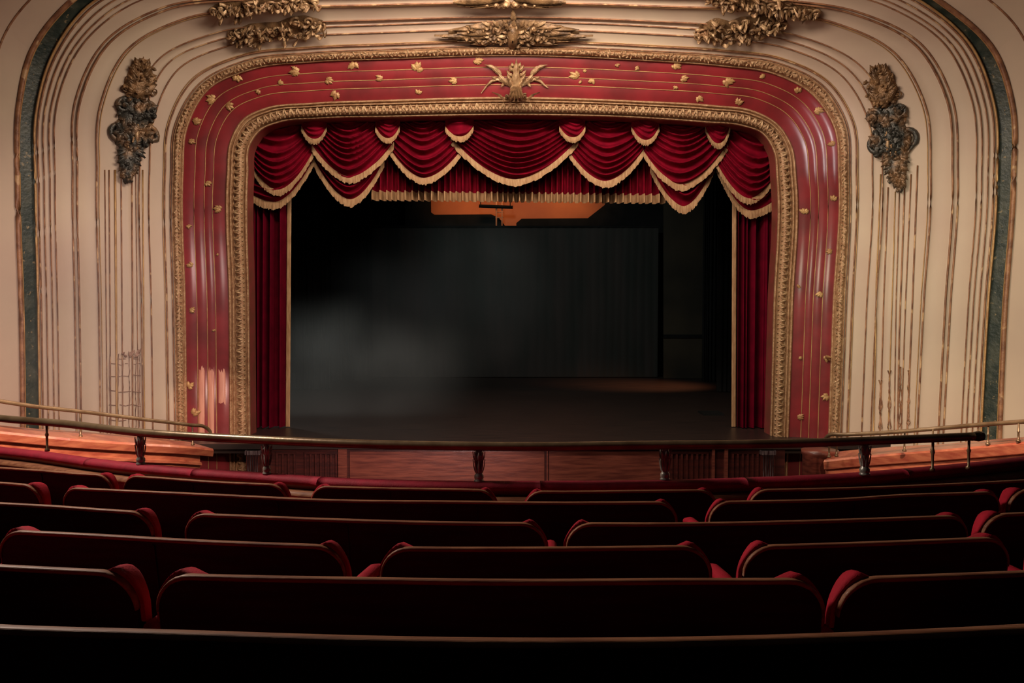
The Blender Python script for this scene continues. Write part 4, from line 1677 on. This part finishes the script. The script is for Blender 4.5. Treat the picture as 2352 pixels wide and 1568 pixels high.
    # plain legs under the seat where the bench shares its neighbour's arm
    for use, s in ((arm_l, min(0.12, T * 0.2)), (arm_r, T - min(0.12, T * 0.2))):
        if use:
            continue
        mb = MB()
        prof2 = [(0.08, -0.88), (0.10, -0.50), (0.42, -0.50), (0.40, -0.88)]
        a_ = [X(s - 0.018, o + 0.16 * h, h) for o, h in prof2]
        b_ = [X(s + 0.018, o + 0.16 * h, h) for o, h in prof2]
        mb.add(a_ + b_, [(0, 1, 2, 3), (7, 6, 5, 4)] + [(i, (i + 1) % 4, (i + 1) % 4 + 4, i + 4) for i in range(4)])
        mb.build('leg', M['wood_dark'], root, smooth=False)
    # end standards and arm pads
    for use, s, sg in ((arm_l, -0.035, -1), (arm_r, T + 0.035, 1)):
        if not use:
            continue
        mb = MB()
        prof2 = [(0.02, -0.88), (0.06, -0.50), (0.07, -0.22), (0.36, -0.24), (0.44, -0.30), (0.42, -0.55), (0.38, -0.88)]
        a_ = [X(s - 0.018, o + 0.16 * h, h) for o, h in prof2]
        b_ = [X(s + 0.018, o + 0.16 * h, h) for o, h in prof2]
        n = len(prof2)
        mb.add(a_ + b_, [tuple(range(n)), tuple(reversed(range(n, 2 * n)))] + [(i, (i + 1) % n, (i + 1) % n + n, i + n) for i in range(n)])
        mb.build('standard', M['wood_dark'], root, smooth=False)
        mb = MB()
        tp = [X(s, o - 0.03, -0.195 - d) for o, d in ((0.02, 0.004), (0.035, 0.0), (0.20, 0.0), (0.36, 0.01), (0.44, 0.03), (0.47, 0.06))]
        mb.tube(tp, [0.012, 0.034, 0.036, 0.035, 0.030, 0.012], 12, flat=0.8)
        mb.build('arm_pad', M['seatvelvet'], root)
    return root


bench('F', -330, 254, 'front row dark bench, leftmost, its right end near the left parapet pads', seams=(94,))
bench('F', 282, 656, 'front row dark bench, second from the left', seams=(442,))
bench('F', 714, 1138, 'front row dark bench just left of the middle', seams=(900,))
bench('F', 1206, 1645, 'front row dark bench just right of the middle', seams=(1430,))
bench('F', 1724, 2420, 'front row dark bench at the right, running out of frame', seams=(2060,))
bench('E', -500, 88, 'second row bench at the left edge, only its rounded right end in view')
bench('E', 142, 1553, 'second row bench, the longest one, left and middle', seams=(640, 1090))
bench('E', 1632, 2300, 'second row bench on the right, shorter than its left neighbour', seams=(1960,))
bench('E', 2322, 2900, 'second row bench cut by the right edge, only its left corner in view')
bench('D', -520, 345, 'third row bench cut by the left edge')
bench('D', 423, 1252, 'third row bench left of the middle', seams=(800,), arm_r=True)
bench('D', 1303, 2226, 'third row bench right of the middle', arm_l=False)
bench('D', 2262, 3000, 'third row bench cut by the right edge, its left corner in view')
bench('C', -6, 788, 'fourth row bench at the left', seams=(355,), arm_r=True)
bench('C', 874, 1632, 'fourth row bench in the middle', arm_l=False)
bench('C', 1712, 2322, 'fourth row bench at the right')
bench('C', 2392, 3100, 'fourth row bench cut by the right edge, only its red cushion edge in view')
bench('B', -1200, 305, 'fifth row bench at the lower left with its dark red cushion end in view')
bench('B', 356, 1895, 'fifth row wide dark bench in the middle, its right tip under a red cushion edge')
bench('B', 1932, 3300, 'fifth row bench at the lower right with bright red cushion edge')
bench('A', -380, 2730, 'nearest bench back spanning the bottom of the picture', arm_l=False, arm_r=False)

# stepped balcony floor under the rows
mb = MB()
order = ['A', 'B', 'C', 'D', 'E', 'F']
NX = 28
prev_edge = [Vector((-4.2 + 8.4 * i / NX, -1.2, 0)) for i in range(NX + 1)]


def interp_row(row, n=NX):
    pts = ROWY[row]
    x0, x1 = -7.0, 7.0
    # quadratic fit of Y over X
    import numpy as np
    xs_ = np.array([p.x for p in pts if abs(p.x) < 8])
    ys_ = np.array([p.y for p in pts if abs(p.x) < 8])
    c = np.polyfit(xs_, ys_, 2)
    return c


coef = {k: interp_row(k) for k in order}
Wd = 6.0
rows_xyz = []
Xs = [-Wd + 2 * Wd * i / NX for i in range(NX + 1)]


def yof(k, x, off=0.0):
    c = coef[k]
    return c[0] * x * x + c[1] * x + c[2] + off


levels = [(k, HC - ROWS[k]['drop'] - FLOOR_DROP) for k in order]
grid_rows = []
grid_rows.append([Vector((x, -1.6, levels[0][1])) for x in Xs])
for i, (k, z) in enumerate(levels):
    if i > 0:
        e = [yof(k, x, 0.02) for x in Xs]
        grid_rows.append([Vector((x, y, levels[i - 1][1])) for x, y in zip(Xs, e)])
        grid_rows.append([Vector((x, y, z)) for x, y in zip(Xs, e)])
grid_rows.append([Vector((x, yof('F', x, 0.90), levels[-1][1])) for x in Xs])
mb.grid(grid_rows)
fl = mb.build('floor', M['carpet'], smooth=False)
tag(fl, kind='structure')
mb = MB()
mb.box(-11, 11, 9.0, 18.6, -1.25, -1.1)
tag(mb.build('floor_orchestra', M['carpet'], smooth=False), kind='structure')

# ------------------------------------------------------------------ drifting stage haze


def haze(name, label, c, rad, dens, seed, nscale=0.35):
    mb = MB()
    mb.blob((0, 0, 0), rad[0], rad[1], rad[2], seg=20, rings=12)
    m = bpy.data.materials.new(name)
    m.use_nodes = True
    nt = m.node_tree
    nt.nodes.clear()
    out = nt.nodes.new('ShaderNodeOutputMaterial')
    vsn = nt.nodes.new('ShaderNodeVolumeScatter')
    vsn.inputs['Color'].default_value = (0.9, 0.95, 0.93, 1)
    vsn.inputs['Anisotropy'].default_value = 0.2
    tc = nt.nodes.new('ShaderNodeTexCoord')
    mp = nt.nodes.new('ShaderNodeMapping')
    mp.inputs['Location'].default_value = (seed, seed * 0.7, 0)
    nt.links.new(tc.outputs['Object'], mp.inputs[0])
    nz = nt.nodes.new('ShaderNodeTexNoise')
    nz.inputs['Scale'].default_value = nscale
    nz.inputs['Detail'].default_value = 1.5
    nt.links.new(mp.outputs[0], nz.inputs['Vector'])
    cr = nt.nodes.new('ShaderNodeMapRange')
    cr.inputs['From Min'].default_value = 0.30
    cr.inputs['From Max'].default_value = 0.75
    nt.links.new(nz.outputs['Fac'], cr.inputs['Value'])
    sc = nt.nodes.new('ShaderNodeVectorMath')
    sc.operation = 'DIVIDE'
    sc.inputs[1].default_value = rad
    nt.links.new(tc.outputs['Object'], sc.inputs[0])
    ln = nt.nodes.new('ShaderNodeVectorMath')
    ln.operation = 'LENGTH'
    nt.links.new(sc.outputs[0], ln.inputs[0])
    fo = nt.nodes.new('ShaderNodeMapRange')
    fo.interpolation_type = 'SMOOTHSTEP'
    fo.inputs['From Min'].default_value = 0.95
    fo.inputs['From Max'].default_value = 0.1
    nt.links.new(ln.outputs['Value'], fo.inputs['Value'])
    mu = nt.nodes.new('ShaderNodeMath')
    mu.operation = 'MULTIPLY'
    nt.links.new(cr.outputs[0], mu.inputs[0])
    nt.links.new(fo.outputs[0], mu.inputs[1])
    m2 = nt.nodes.new('ShaderNodeMath')
    m2.operation = 'MULTIPLY'
    m2.inputs[1].default_value = dens
    nt.links.new(mu.outputs[0], m2.inputs[0])
    nt.links.new(m2.outputs[0], vsn.inputs['Density'])
    nt.links.new(vsn.outputs[0], out.inputs['Volume'])
    o = mb.build(name, m, loc=None)
    fix_normals(o)
    o.location = c
    o['label'] = label
    o['category'] = 'haze'
    o['kind'] = 'stuff'
    return o


haze('stage_haze', 'thin grey haze drifting low over the left side of the stage', (-4.6, 23.4, 1.1), (4.6, 2.0, 2.6), 0.34, 1.0, 0.42)
haze('stage_haze', 'thin grey haze hanging in front of the charcoal backdrop', (-2.2, 28.0, 3.4), (4.6, 2.6, 3.2), 0.34, 4.0, 0.3)
haze('stage_haze', 'thin haze in the air before the lower left cove', (-7.4, 14.6, 2.4), (2.0, 1.5, 3.0), 0.30, 7.0, 0.25)
